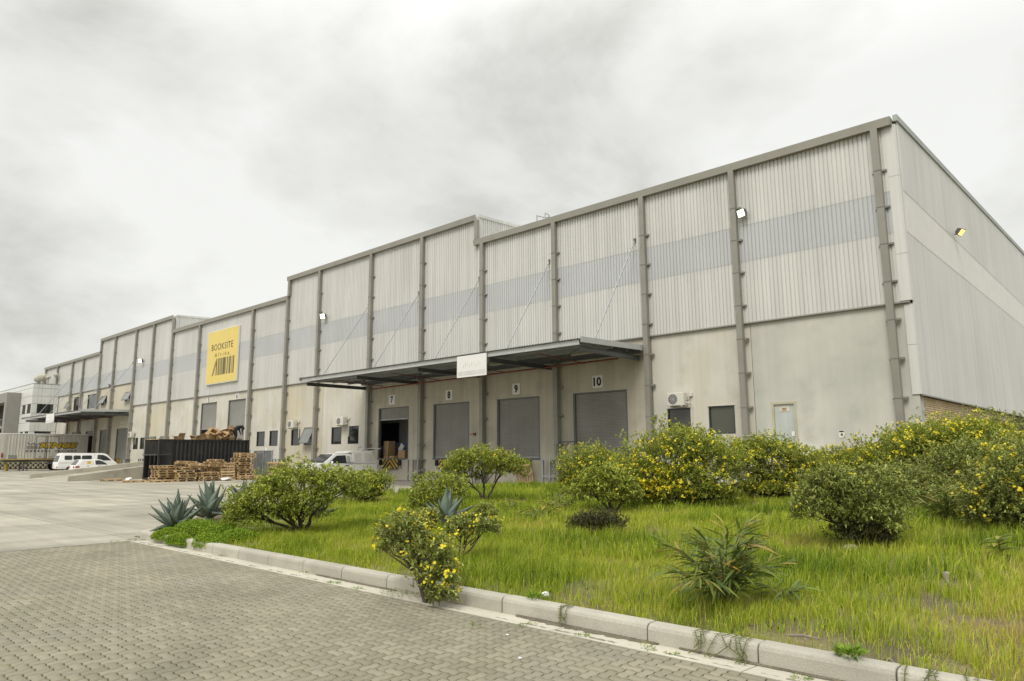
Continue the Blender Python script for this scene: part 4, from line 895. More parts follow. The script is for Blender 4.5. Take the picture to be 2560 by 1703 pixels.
# --- person bending over the load
def person():
    J = {'pelvis': (0, 0, 0.88), 'spine': (0, 0.16, 1.10), 'chest': (0, 0.36, 1.24), 'neck': (0, 0.47, 1.19), 'head0': (0, 0.53, 1.10), 'head1': (0, 0.57, 0.98),
         'hipL': (0.10, -0.02, 0.86), 'kneeL': (0.12, 0.04, 0.47), 'ankL': (0.12, -0.06, 0.08), 'toeL': (0.13, 0.10, 0.035), 'hipR': (-0.10, -0.02, 0.86), 'kneeR': (-0.13, 0.08, 0.47), 'ankR': (-0.13, 0.02, 0.08), 'toeR': (-0.14, 0.18, 0.035),
         'shL': (0.19, 0.42, 1.20), 'elL': (0.25, 0.40, 0.92), 'wrL': (0.19, 0.44, 0.70), 'haL': (0.17, 0.46, 0.62), 'shR': (-0.19, 0.42, 1.20), 'elR': (-0.25, 0.41, 0.93), 'wrR': (-0.18, 0.47, 0.72), 'haR': (-0.16, 0.49, 0.64)}
    for s_, sx in (('L', 1), ('R', -1)):
        bx, by, bz = J['ha'+s_]
        for f_ in range(5): J['f%d%s' % (f_, s_)] = (bx+sx*(0.032-0.016*f_), by+(0.03 if f_ == 0 else 0.012), bz-(0.04 if f_ == 0 else 0.075-0.008*abs(f_-2)))
    Rr = {'pelvis': .15, 'spine': .145, 'chest': .165, 'neck': .06, 'head0': .085, 'head1': .095, 'hipL': .095, 'kneeL': .068, 'ankL': .048, 'toeL': .042, 'shL': .066, 'elL': .048, 'wrL': .032, 'haL': .034}
    E = [('pelvis', 'spine'), ('spine', 'chest'), ('chest', 'neck'), ('neck', 'head0'), ('head0', 'head1')]
    for s_ in 'LR': E += [('pelvis', 'hip'+s_), ('hip'+s_, 'knee'+s_), ('knee'+s_, 'ank'+s_), ('ank'+s_, 'toe'+s_), ('chest', 'sh'+s_), ('sh'+s_, 'el'+s_), ('el'+s_, 'wr'+s_), ('wr'+s_, 'ha'+s_)]+[('ha'+s_, 'f%d%s' % (f_, s_)) for f_ in range(5)]
    K = list(J); me = bpy.data.meshes.new('body'); me.from_pydata([J[k] for k in K], [(K.index(a), K.index(b)) for a, b in E], [])
    o = bpy.data.objects.new('body', me); COL.objects.link(o); md = o.modifiers.new('skin', 'SKIN'); 
    sv = me.skin_vertices[0].data if me.skin_vertices else None
    if sv is None:
        bm = bmesh.new(); bm.from_mesh(me); bm.verts.layers.skin.verify(); bm.to_mesh(me); bm.free(); sv = me.skin_vertices[0].data
    for i, k in enumerate(K):
        r = Rr.get(k, Rr.get(k[:-1]+'L', 0.009) if k[0] != 'f' else 0.009); r *= 1.2 if k[0] != 'f' else 1.0; sv[i].radius = (r, r); sv[i].use_root = (k == 'pelvis')
    o.modifiers.new('sub', 'SUBSURF').levels = 2
    dg = bpy.context.evaluated_depsgraph_get(); m2 = bpy.data.meshes.new_from_object(o.evaluated_get(dg)); bpy.data.objects.remove(o)
    m2.name = 'body'; m2.materials.clear()
    for mm in (mat('dark_overall', (0.014, 0.014, 0.017), 0.9, var=0.2), mat('brown_skin', (0.10, 0.05, 0.03), 0.6), mat('dark_shoe', (0.01, 0.01, 0.01), 0.6)): m2.materials.append(mm)
    for p_ in m2.polygons:
        c_ = p_.center
        p_.material_index = 1 if (c_.y > 0.485 and c_.z > 0.86 and abs(c_.x) < 0.12) or (c_.z < 0.70 and c_.y > 0.40) else (2 if c_.z < 0.09 else 0); p_.use_smooth = True
    return m2
pr = empty('person', (CXr-0.35, -5.2, CH-0.19), rz=math.radians(0), label='person in dark overalls bending over the cardboard on the container', cat='person', local=True)
WL[pr] = Vector((0, 0, 0)); pb = link(person(), 'body', None, pr)
q = MB(); q.lathe([(0.0, 0.105), (0.06, 0.09), (0.098, 0.045), (0.104, 0.0), (0.100, -0.02)], (0, 0, 0), 14); Mh = Matrix.Translation((0, 0.59, 1.04)) @ Matrix.Rotation(math.radians(-95), 4, 'X'); q.v = [tuple(Mh @ Vector(v)) for v in q.v]; q.build('hair', mat('dark_hair', (0.02, 0.012, 0.01), 0.8), pr, smooth=True)
# --- pallets
MESHC = {}
def cmesh(key, mk):
    if key not in MESHC: MESHC[key] = mk()
    return MESHC[key]
PAL_PARTS = []
for k in range(7): PAL_PARTS.append(('deck_board', (-0.545+k*0.1817, 0, 0.133), (0.095 if k % 3 else 0.12, 1.0, 0.02)))
for yy in (-0.45, 0, 0.45): PAL_PARTS.append(('bearer', (0, yy, 0.112), (1.2, 0.09, 0.02)))
for yy in (-0.45, 0, 0.45):
    for xx_ in (-0.53, 0, 0.53): PAL_PARTS.append(('block', (xx_, yy, 0.061), (0.12, 0.09, 0.08)))
for yy in (-0.45, 0, 0.45): PAL_PARTS.append(('bottom_board', (0, yy, 0.0105), (1.2, 0.10, 0.019)))
def pallet(p_, rot, label, group=None, drop=0):
    r_ = empty('pallet', p_, rot=rot, label=label, cat='pallet', group=group)
    for i, (nm, c_, d) in enumerate(PAL_PARTS):
        if drop and nm == 'deck_board' and random.random() < drop: continue
        me = cmesh(d, lambda: MB().box(-d[0]/2, d[0]/2, -d[1]/2, d[1]/2, -d[2]/2, d[2]/2).mesh(nm, bevel=0.003))
        o = link(me, nm, M_WOOD, r_, c_)
    return r_
LB = 'worn wooden pallet in the jumbled stacks before the black container'; GB = 'pallets piled before the container'
def stack(X, Y, n, rz, lean=0.0, jit=0.10, nm='the pile'):
    for k in range(n):
        pallet((X+random.uniform(-jit, jit)+lean*k, Y+random.uniform(-jit, jit), 0.001+k*0.148), (0, 0, rz+random.uniform(-.16, .16)), ('topmost wooden pallet of ' if k == n-1 and n > 1 else 'bottom wooden pallet of ' if k == 0 else ORD[k]+' wooden pallet up in ')+nm, GB, 0.08)
HP = math.pi/2; ORD = 'first second third fourth fifth sixth seventh eighth ninth tenth'.split()
stack(-46.9, -11.1, 1, HP, nm='the low single next to the ramp end'); stack(-47.8, -10.75, 7, HP+.05, nm='the neat stack beside the ramp wall')
stack(-47.0, -9.7, 5, HP-.1, 0, .12, nm='the splayed stack with broken boards on top')
for k, (dx_, dy_, dz, rx, ry, rz) in enumerate([(0, 0, .80, .10, .04, 1.5), (.1, .3, .98, .16, .03, 1.7), (0, -.2, 1.10, -.12, .05, 1.35)]): pallet((-47.0+dx_, -9.5+dy_, dz), (rx, ry, rz), ('lowest', 'middle', 'uppermost')[k]+' of the broken wooden pallets lying askew over the splayed stack', GB, .1)
stack(-46.6, -8.4, 4, HP+.12, 0, .08, nm='the stack that carries the tilted pallets')
for k, (dy_, dz, rx) in enumerate([(0.1, .80, -.32), (.15, .98, -.34), (0.0, 1.12, -.30)]): pallet((-46.7, -8.1+dy_, dz), (rx, .02, HP+.1), ('lowest', 'middle', 'uppermost')[k]+' of the wooden pallets tilted steeply on the middle stacks', GB, .05)
stack(-47.6, -7.2, 5, HP, 0, .05, nm='the stack behind the pallet on edge')
pallet((-46.5, -7.15, 0.55), (0.0, math.radians(78), 0.05), 'wooden pallet standing on edge between the stacks', GB)
stack(-46.9, -5.9, 10, HP+.08, 0.0, .10, nm='the tallest stack by the container end'); stack(-46.0, -5.9, 2, HP-.12, 0, .1, nm='the low pair before the tallest stack')
for k, z in enumerate((1.50, 1.66)): pallet((-46.9, -5.75, z), (0, 0.03, HP-.05), ('second wooden pallet from the top of the tallest stack', 'highest wooden pallet of all on the tallest stack')[k], GB)
pallet((-45.6, -4.7, 0.10), (-.18, .05, HP+.3), 'wooden pallet sliding off the right end of the pile onto the concrete')
pallet((-52.0, -12.35, 0.001), (0, 0, HP+0.03), 'wooden pallet lying alone against the near wall of the ramp')
pallet((-48.3, -12.25, 0.001), (0, 0, HP-0.15), 'single flat wooden pallet beside the white plastic bag')
pallet((-25.95, -0.48, 0.58), (math.radians(-78), 0, 0.0) , 'pale wooden pallet leaning against the dock wall below door nine')
pallet((-50.2, -1.6, 0.62), (math.radians(-72), 0, 0.55), 'wooden pallet leaning behind the bush near the mesh door')
pallet((-49.3, -1.9, 0.60), (math.radians(-70), 0, 0.50), 'second wooden pallet leaning beside the first near the mesh door')
pallet((-44.9, -3.2, 0.02), (0, 0, 1.0), 'reddish pallet lying flat between the pile and the wall')
m_bag = mat('white_plastic', (0.66, 0.66, 0.65), 0.4, var=0.1)
def crumple(name, c_, r_, m_, label, cat, sq=0.6, seed=1):
    rr = random.Random(seed); bm = bmesh.new(); bmesh.ops.create_icosphere(bm, subdivisions=2, radius=r_)
    for v in bm.verts: v.co *= rr.uniform(0.72, 1.12); v.co.z *= sq
    zmin = min(v.co.z for v in bm.verts)
    for v in bm.verts: v.co.z -= zmin
    me = bpy.data.meshes.new(name); bm.to_mesh(me); bm.free(); return tag(link(me, name, m_, None, c_), label, cat)
crumple('plastic_bag', (-49.2, -12.3, 0.0), 0.26, m_bag, 'crumpled white plastic bag lying on the concrete beside a flat pallet', 'bag')
crumple('plastic_sheet', (-46.0, -7.4, 0.0), 0.42, m_bag, 'torn white plastic sheet at the foot of the pallet pile', 'plastic', 0.3, 3)
q = MB(); q.box(-1.6, 1.6, -0.08, 0.08, 0, 0.02); pl = q.build('plank', M_WOOD); pl.location = (-31.8, -13.3, 0.0); pl.rotation_euler.z = 0.9; tag(pl, 'brown broken plank lying on the yard behind the agaves', 'plank')
# ================================================================== VEHICLES
def shell_mesh(name, prof, hw, cuts=(), bevel=0.03):
    """closed body from a side outline (y,z); hw(z) gives the half width"""
    bm = bmesh.new(); L = [bm.verts.new((-1, a, b)) for a, b in prof]; R = [bm.verts.new((1, a, b)) for a, b in prof]; n = len(prof)
    bm.faces.new(L[::-1]); bm.faces.new(R)
    for i in range(n): bm.faces.new((L[i], L[(i+1) % n], R[(i+1) % n], R[i]))
    for z in cuts: bmesh.ops.bisect_plane(bm, geom=bm.verts[:]+bm.edges[:]+bm.faces[:], plane_co=(0, 0, z), plane_no=(0, 0, 1))
    for v in bm.verts: v.co.x *= hw(v.co.z)
    bmesh.ops.recalc_face_normals(bm, faces=bm.faces)
    if bevel: bmesh.ops.bevel(bm, geom=[e_ for e_ in bm.edges if e_.calc_face_angle(0) > 0.35], offset=bevel, segments=2, affect='EDGES', profile=0.6)
    bmesh.ops.triangulate(bm, faces=[f_ for f_ in bm.faces if len(f_.verts) > 4])
    me = bpy.data.meshes.new(name); bm.to_mesh(me); bm.free()
    me.polygons.foreach_set('use_smooth', [True]*len(me.polygons)); 
    try: me.set_sharp_from_angle(angle=0.7)
    except Exception: pass
    return me
def side_poly(name, pts, hw, sx, m_, parent, off=0.006, th=0.0):
    q = MB(); q.add([(sx*(hw(b)+off), a, b) for a, b in pts], [tuple(range(len(pts)))]); return q.build(name, m_, parent)
def rrect(y0, y1, z0, z1, r, slant=0.0, n=4):
    P = []
    for (cx_, cz_, a0) in ((y1-r, z1-r, 0), (y0+r, z1-r, 90), (y0+r, z0+r, 180), (y1-r, z0+r, 270)):
        for k in range(n+1):
            a = math.radians(a0+90*k/n); z = cz_+r*math.sin(a); P.append((cx_+r*math.cos(a)+slant*(z-z0), z))
    return P
M_CGLASS = mat('car_glass', (0.03, 0.035, 0.035), 0.05, var=0.2, scale=2.5, fine=0, spec=0.9)
M_HUB = mat('wheel_rim', (0.40, 0.40, 0.40), 0.4, metal=0.6)
M_TAIL = mat('tail_lamp', (0.35, 0.03, 0.02), 0.25); M_HEAD = mat('head_lamp', (0.55, 0.55, 0.52), 0.15)
M_PLACARD = mat('orange_placard', (0.62, 0.34, 0.03), 0.5, var=0.03)
def wheel(x, y_, r, w, parent, rimr=0.62):
    wh = bpy.data.objects.new('wheel', None); COL.objects.link(wh); wh.parent = parent; wh.location = (x, y_, r); WL[wh] = Vector((0, 0, 0))
    q = MB(); q.lathe([(r*rimr, -w/2), (r*0.94, -w/2), (r, -w*0.36), (r, w*0.36), (r*0.94, w/2), (r*rimr, w/2)], (0, 0, 0), 20, 'x'); q.build('tyre', M_RUB, wh, smooth=True)
    q = MB(); q.lathe([(0.0, -w*0.3), (r*0.2, -w*0.34), (r*rimr*0.9, -w*0.28), (r*rimr, -w*0.48), (r*rimr, w*0.48), (r*rimr*0.9, w*0.28), (r*0.2, w*0.34), (0.0, w*0.3)], (0, 0, 0), 16, 'x'); q.build('rim', M_HUB, wh)
def arch(y_, r, hw, sx, parent, z0):
    pts = [(y_+r*math.cos(a), max(z0, r*0.86+r*math.sin(a)-0.0)) for a in np.linspace(-0.35, math.pi+0.35, 12)]
    side_poly('wheel_arch', pts, hw, sx, M_RUB, parent, 0.004)
# --- white pickup with a canopy, backed against dock 7
pk = empty('pickup_truck', (-38.5, -3.95, 0), label='white pickup with white canopy and raised rear hatch backed up to dock seven', cat='pickup', local=True)
hwp = lambda z: 0.86 if z <= 1.05 else 0.86-(z-1.05)*0.20
body = [(2.46, .42), (2.52, .60), (2.50, 1.06), (0.62, 1.06), (0.60, 1.62), (0.50, 1.71), (-0.10, 1.745), (-0.62, 1.70), (-1.42, 1.16), (-2.15, 1.05), (-2.46, .92), (-2.56, .66), (-2.52, .40)]
link(shell_mesh('body', body, hwp, (0.75, 1.05, 1.35)), 'body', M_PAINTW, pk)
cano = [(2.47, 1.085), (2.16, 1.84), (2.0, 1.88), (0.75, 1.90), (0.42, 1.84), (0.30, 1.765), (0.63, 1.745), (0.65, 1.085)]
cn = link(shell_mesh('canopy', cano, lambda z: 0.845-(max(z, 1.06)-1.06)*0.13, (1.4, 1.7), 0.05), 'canopy', M_CANOPYP, pk)
hwc = lambda z: 0.845-(max(z, 1.06)-1.06)*0.13
for sx in (-1, 1):
    for (a, b) in ((0.80, 1.34), (1.50, 2.10)):
        q = MB(); pts = rrect(a, b, 1.22, 1.72, 0.07); q.add([(sx*(hwc(z)+0.004), y_, z) for y_, z in pts], [tuple(range(len(pts)))]); q.build('side_panel', mat('fibreglass_recess', (0.53, 0.525, 0.49), 0.45), cn)
    side_poly('door_window', [(-1.10, 1.13), (-0.98, 1.24), (-0.55, 1.56), (-0.45, 1.60), (0.10, 1.62), (0.16, 1.60), (0.20, 1.13)], hwp, sx, M_CGLASS, pk, 0.012)
    side_poly('quarter_window', [(0.26, 1.13), (0.24, 1.58), (0.44, 1.56), (0.50, 1.18)], hwp, sx, mat('pale_glass', (0.35, 0.37, 0.36), 0.1), pk, 0.012)
    q = MB(); q.box(sx*0.868-0.012, sx*0.868+0.012, 0.12, 0.36, 0.98, 1.02); q.build('door_handle', M_RUB, pk)
    q = MB(); q.box(sx*0.99-0.10, sx*0.99+0.10, -0.98, -0.90, 1.10, 1.27); q.build('mirror', M_PAINTW, pk, bevel=0.03)
    for yy in (-1.62, 1.45): arch(yy, 0.40, hwp, sx, pk, 0.43); wheel(sx*0.74, yy, 0.33, 0.22, pk)
    q = MB(); q.box(sx*0.80-0.05, sx*0.80+0.05, 2.49, 2.54, 0.72, 1.0); q.build('tail_light', M_TAIL, pk)
    q = MB(); q.box(sx*0.62-0.18, sx*0.62+0.18, -2.58, -2.46, 0.74, 0.92); q.build('headlight', M_HEAD, pk)
q = MB(); w0, w1 = hwp(1.18)-0.06, hwp(1.66)-0.08; q.quad((-w0, -1.42, 1.19), (w0, -1.42, 1.19), (w1, -0.68, 1.68), (-w1, -0.68, 1.68)); q.v = [(v[0], v[1]-0.012, v[2]+0.012) for v in q.v]; q.build('windscreen', M_CGLASS, pk)
q = MB(); q.box(-0.86, 0.86, -2.62, -2.50, 0.42, 0.66); q.build('front_bumper', M_PAINTW, pk, bevel=0.04)
q = MB(); q.box(-0.84, 0.84, 2.50, 2.62, 0.46, 0.62); q.build('rear_bumper', M_DSTEEL, pk, bevel=0.02)
# raised hatch: frame with glass
Mh = Matrix.Translation((0, 2.16, 1.86)) @ Matrix.Rotation(math.radians(14), 4, 'X')
q = MB()
for (x0, x1, y0, y1) in ((-.72, .72, 0, .07), (-.72, .72, .68, .75), (-.72, -.65, .07, .68), (.65, .72, .07, .68)): q.box(x0, x1, y0, y1, -0.015, 0.015, Mh)
ht = q.build('rear_hatch', M_CANOPYP, pk); q = MB(); q.box(-.65, .65, .07, .68, -0.004, 0.004, Mh); q.build('hatch_glass', M_CGLASS, ht)
# roof rack bracket
q = MB(); q.tube([(-0.6, 2.0, 1.86), (-0.6, 2.05, 2.12), (-0.6, 2.35, 2.14)], 0.015, 6); q.build('gas_strut', M_DSTEEL, pk)
# --- white minibus
mb_ = empty('minibus', (-79.85, -5.85, 0), label='white high sided minibus with tinted side windows beside the freight trailer', cat='minibus', local=True)
hwm = lambda z: 0.85 if z <= 1.0 else 0.85-(z-1.0)*0.12
bp_ = [(-2.60, .42), (2.55, .40), (2.66, .72), (2.60, .95), (2.30, 1.18), (1.72, 1.76), (1.52, 1.88), (1.2, 1.945), (-2.2, 1.96), (-2.40, 1.90), (-2.66, 1.0), (-2.68, .5)]
link(shell_mesh('body', bp_, hwm, (0.75, 1.0, 1.4), 0.05), 'body', M_PAINTW, mb_)
for sx in (-1, 1):
    for k, (a, b) in enumerate(((-2.12, -1.45), (-1.36, -0.72), (-0.62, 0.26))): side_poly('side_window', rrect(a, b, 1.30, 1.72, 0.10), hwm, sx, M_CGLASS, mb_, 0.012)
    side_poly('door_window', [(0.74, 1.22), (0.78, 1.78), (1.28, 1.76), (1.62, 1.60), (2.06, 1.22)], hwm, sx, M_CGLASS, mb_, 0.012)
    side_poly('placard', [(0.84, 0.92), (0.84, 1.18), (1.34, 1.18), (1.34, 0.92)], hwm, sx, M_PLACARD, mb_, 0.014)
    side_poly('door_seam', [(0.50, 0.55), (0.50, 1.86), (0.515, 1.86), (0.515, 0.55)], hwm, sx, M_DSTEEL, mb_, 0.010)
    side_poly('body_seam', [(-2.55, 1.0), (-2.55, 1.02), (0.45, 1.02), (0.45, 1.0)], hwm, sx, mat('seam_grey', (0.3, 0.3, 0.28), 0.5), mb_, 0.010)
    for yy in (-1.55, 1.75): arch(yy, 0.40, hwm, sx, mb_, 0.43); wheel(sx*0.74, yy, 0.33, 0.2, mb_)
    q = MB(); q.box(sx*0.76-0.06, sx*0.76+0.06, -2.72, -2.64, 0.52, 0.68); q.build('tail_light', M_TAIL, mb_)
    q = MB(); q.box(sx*0.62-0.14, sx*0.62+0.14, 2.56, 2.66, 0.74, 0.92); q.build('headlight', M_HEAD, mb_)
q = MB(); q.quad((-0.66, -2.645, 1.12), (0.66, -2.645, 1.12), (0.62, -2.46, 1.72), (-0.62, -2.46, 1.72)); q.build('rear_window', M_CGLASS, mb_)
q = MB(); q.quad((-0.74, 2.30, 1.21), (0.74, 2.30, 1.21), (0.66, 1.74, 1.77), (-0.66, 1.74, 1.77)); q.v = [(v[0], v[1]+0.02, v[2]+0.02) for v in q.v]; q.build('windscreen', M_CGLASS, mb_)
# --- small white hatchback
hb = empty('hatchback_car', (-71.3, -7.6, 0), label='small white hatchback with orange square on its blank rear side', cat='car', local=True)
hwh = lambda z: 0.77 if z <= 0.85 else 0.77-(z-0.85)*0.28
hp_ = [(-1.78, .34), (1.80, .34), (1.86, .56), (1.80, .74), (0.98, .90), (0.36, 1.30), (0.05, 1.365), (-1.30, 1.36), (-1.44, 1.31), (-1.74, .86), (-1.84, .80), (-1.86, .50)]
link(shell_mesh('body', hp_, hwh, (0.6, 0.85, 1.1), 0.03), 'body', M_PAINTW, hb)
for sx in (-1, 1):
    side_poly('door_window', [(-0.18, .90), (-0.22, 1.27), (0.10, 1.29), (0.34, 1.22), (0.80, .92), (0.80, .90)], hwh, sx, M_CGLASS, hb, 0.012)
    side_poly('rear_side_panel', [(-1.40, .92), (-1.22, 1.27), (-0.32, 1.28), (-0.28, .92)], hwh, sx, M_CANOPYP, hb, 0.008)
    side_poly('placard', [(-0.86, .98), (-0.86, 1.20), (-0.56, 1.20), (-0.56, .98)], hwh, sx, M_PLACARD, hb, 0.014)
    for yy in (-1.15, 1.18): arch(yy, 0.34, hwh, sx, hb, 0.35); wheel(sx*0.67, yy, 0.275, 0.17, hb)
    for yy in (-0.86, 0.05): q = MB(); q.box(sx*0.775-0.01, sx*0.775+0.01, yy, yy+0.16, 0.78, 0.815); q.build('door_handle', M_RUB, hb)
    side_poly('side_light', [(-1.76, .64), (-1.76, .78), (-1.44, .80), (-1.46, .66)], hwh, sx, M_TAIL, hb, 0.012)
    q = MB(); q.box(sx*0.62-0.1, sx*0.62+0.1, -1.90, -1.82, 0.62, 0.78); q.build('tail_light', M_TAIL, hb)
q = MB(); q.quad((-0.62, -1.745, .90), (0.62, -1.745, .90), (0.55, -1.46, 1.30), (-0.55, -1.46, 1.30)); q.v = [(v[0], v[1]-0.01, v[2]+0.01) for v in q.v]; q.build('rear_window', M_CGLASS, hb)
q = MB(); q.quad((-0.66, 0.96, .92), (0.66, 0.96, .92), (0.56, 0.40, 1.29), (-0.56, 0.40, 1.29)); q.v = [(v[0], v[1]+0.01, v[2]+0.015) for v in q.v]; q.build('windscreen', M_CGLASS, hb)
# --- freight trailer
m_tr = mat('trailer_white', (0.50, 0.485, 0.43), 0.5, var=0.08, scale=0.8, streak=0.14, fine=0.03)
m_dk = mat('deck_yellow', (0.50, 0.33, 0.06), 0.6, var=0.1); m_navy = mat('print_navy', (0.02, 0.02, 0.045), 0.5, var=0, fine=0); m_gold = mat('print_gold', (0.42, 0.29, 0.0), 0.5, var=0, fine=0)
TX, TY0, TY1, TZ0, TZ1 = -97.75, -9.55, -0.55, 1.36, 4.30
tr = empty('freight_trailer', (TX-1.25, -5, 0), label='white ribbed freight trailer with gold KINGS EXPRESS FREIGHT lettering', cat='trailer')
q = MB(); q.box(TX-2.5, TX-0.03, TY0, TY1, TZ0, TZ1-0.08); q.build('box_body', m_tr, tr)
q = MB(); V = []; F = []; S = []; k = 0
while TY0+0.7+k*0.30 < TY1-1.15:
    for a_, h in ((0, 0), (0.19, 0), (0.215, 0.03), (0.275, 0.03)): S.append((TY0+0.7+k*0.30+a_, h))
    k += 1
for yy, h in S: V += [(TX-0.028+h, yy, TZ0+0.02), (TX-0.028+h, yy, TZ1-0.1)]
for i in range(len(S)-1): F.append((2*i, 2*i+2, 2*i+3, 2*i+1))
q.add(V, F); q.build('ribbed_side', m_tr, tr)
q = MB(); q.box(TX-2.52, TX+0.005, TY0-0.01, TY1+0.01, TZ1-0.08, TZ1); q.build('roof_rail', M_PAINTW, tr)
q = MB(); q.box(TX-2.5, TX+0.012, TY0, TY1, TZ0-0.09, TZ0-0.001); q.build('deck_edge', m_dk, tr)
q = MB(); q.box(TX-0.03, TX+0.006, TY0, TY0+0.65, TZ0+0.001, TZ1-0.081); q.build('corner_panel', m_tr, tr)
for k, yy in enumerate((-6.0, -4.85)):
    sd_ = MB().box(TX+0.004, TX+0.022, yy+0.02, yy+1.12, TZ0+0.05, TZ1-0.34).build('side_door', m_tr, tr)
    q = MB(); d0, d1, e0, e1 = yy, yy+1.14, TZ0+0.03, TZ1-0.30
    for bx in ((d0, d1, e1-0.03, e1), (d0, d1, e0, e0+0.03), (d0, d0+0.03, e0+.03, e1-.03), (d1-0.03, d1, e0+.03, e1-.03)): q.box(TX+0.005, TX+0.03, *bx)
    q.build('door_seal', M_RUB, sd_)
    MB().tube([(TX+0.05, yy+(0.95 if k == 0 else 0.18), TZ0), (TX+0.05, yy+(0.95 if k == 0 else 0.18), TZ1-0.32)], 0.02, 6).build('lock_rod', M_RUB if k == 0 else M_PLAS, sd_)
    MB().box(TX+0.06, TX+0.09, yy+0.35, yy+0.6, TZ0+0.25, TZ0+0.29).build('handle', M_DSTEEL, sd_)
ra = MB().box(TX+0.002, TX+0.015, TY1-1.12, TY1-0.02, TZ0+0.05, TZ1-0.25).build('rear_panel', m_tr, tr)
for k in range(4): MB().box(TX+0.016, TX+0.03, TY1-1.08, TY1-0.06, TZ0+0.5+k*0.55, TZ0+0.54+k*0.55).build('panel_rib', m_tr, ra)
MB().box(TX+0.0, TX+0.012, TY0+0.95, TY0+1.75, TZ0+0.05, TZ0+0.45).build('rating_panel', mat('grey_plate', (0.22, 0.22, 0.21), 0.6), tr)
ex = MB().lathe([(0, 0), (0.09, 0), (0.09, 0.45), (0.03, 0.52), (0.03, 0.58), (0, 0.58)], (TX+0.11, TY0+0.32, TZ0+0.18), 10).build('fire_extinguisher', M_RED, tr)
for yy, r_ in ((-3.55, 0.5), (-2.45, 0.5)):
    for xx_ in (TX-0.22, TX-2.28): wheel(xx_-WL[tr].x, yy-WL[tr].y, 0.5, 0.34, tr, 0.55)
MB().box(TX-1.9, TX-0.6, TY0+0.6, TY1, TZ0-0.35, TZ0-0.092).build('chassis', M_DSTEEL, tr)
MB().box(TX-2.3, TX-0.2, -4.2, -1.8, 0.75, TZ0-0.092).build('bogie', M_DSTEEL, tr)
for xx_ in (TX-0.45, TX-2.05):
    for yy in (-6.95, -6.55): MB().box(xx_-0.07, xx_+0.07, yy-0.06, yy+0.06, 0.03, TZ0-0.092).build('landing_leg', M_DSTEEL, tr); MB().box(xx_-0.14, xx_+0.14, yy-0.14, yy+0.14, 0.0, 0.03).build('leg_foot', M_DSTEEL, tr)
XL = TX+0.034
o = side_text('KINGS', XL, -3.7, 2.93, 4.15, 0.76, m_navy, tr, name='lettering_outline', bold=0.085, shear=0.28, spacing=1.06); tag(o, 'dark outline of the large word')
side_text('KINGS', XL+0.006, -3.7, 2.94, 3.95, 0.62, m_gold, tr, bold=0.05, shear=0.28, spacing=1.09)
side_text('EXPRESS', XL, -5.75, 2.27, 2.5, 0.20, m_navy, tr, bold=0.045, shear=0.3, spacing=1.75)
side_text('FREIGHT', XL, -2.85, 2.27, 2.35, 0.20, m_navy, tr, bold=0.045, shear=0.3, spacing=1.75)
q = MB()   # crown swoosh and speed lines left of the word
def arc(cy_, cz_, ry, rz_, a0, a1): q.tube([(XL+0.004, cy_+ry*math.cos(a), cz_+rz_*math.sin(a)) for a in np.linspace(a0, a1, 10)], 0.028, 4)
arc(-6.55, 3.28, 0.33, 0.22, math.pi, 2*math.pi-0.15); arc(-5.95, 3.26, 0.30, 0.22, math.pi+0.1, 2*math.pi); 
q.tube([(XL+0.004, -5.66, 3.26), (XL+0.004, -5.60, 2.9), (XL+0.004, -5.75, 2.55)], 0.028, 4); emb = q.build('emblem_crown', m_navy, tr)
q = MB()
for k, z in enumerate((2.80, 2.70, 2.56)): q.box(XL, XL+0.008, -6.95, -5.8, z-0.018, z+0.018)
tag(q.build('speed_lines', m_navy, tr), kind='stuff')
cone = empty('warning_cone', (-99.3, -8.35, 0), label='tall yellow warning cone standing under the nose of the trailer', cat='cone')
MB().lathe([(0.20, 0.03), (0.09, 0.95), (0.0, 0.96)], (-99.3, -8.35, 0), 12).build('body', mat('cone_yellow', (0.62, 0.42, 0.02), 0.6), cone); MB().box(-99.55, -99.05, -8.6, -8.1, 0.0, 0.03).build('base', M_RUB, cone)

# ================================================================== OFFICE BUILDING AND BANK AT THE FAR END
m_tile = mat('white_panel', (0.66, 0.665, 0.64), 0.35, var=0.03, obj_rand=0.02); m_seam = mat('panel_seam', (0.20, 0.20, 0.19), 0.8)
m_grey = mat('grey_render', (0.27, 0.26, 0.235), 0.85, var=0.06)
OX, OY, OZ = -113.7, -3.2, 11.55
of = empty('office_block', (-123, 0, 0), label='white panelled two storey office with dark strip windows at the far end', cat='building')
MB().box(-136, OX-0.03, OY+0.03, -0.06, 0, OZ-0.02).build('core', m_seam, of)
ZR = [0.0, 1.2, 2.45, 3.7, 4.25, 5.05, 6.25, 7.5, 8.78, 9.85, 10.95, OZ]
RW = [(0.62, 2.55, 7.52, 8.76), (0.62, 2.55, 4.27, 5.03)]       # openings on the right face: distance from the wall y
YR = [-0.06, -0.62, -1.05, -2.1, -2.55, OY]
FWN = [(-118.3, -116.7, 7.45, 8.76), (-115.8, -114.0, 7.45, 8.76), (-118.3, -116.7, 4.27, 5.03), (-115.8, -114.0, 4.27, 5.03)]
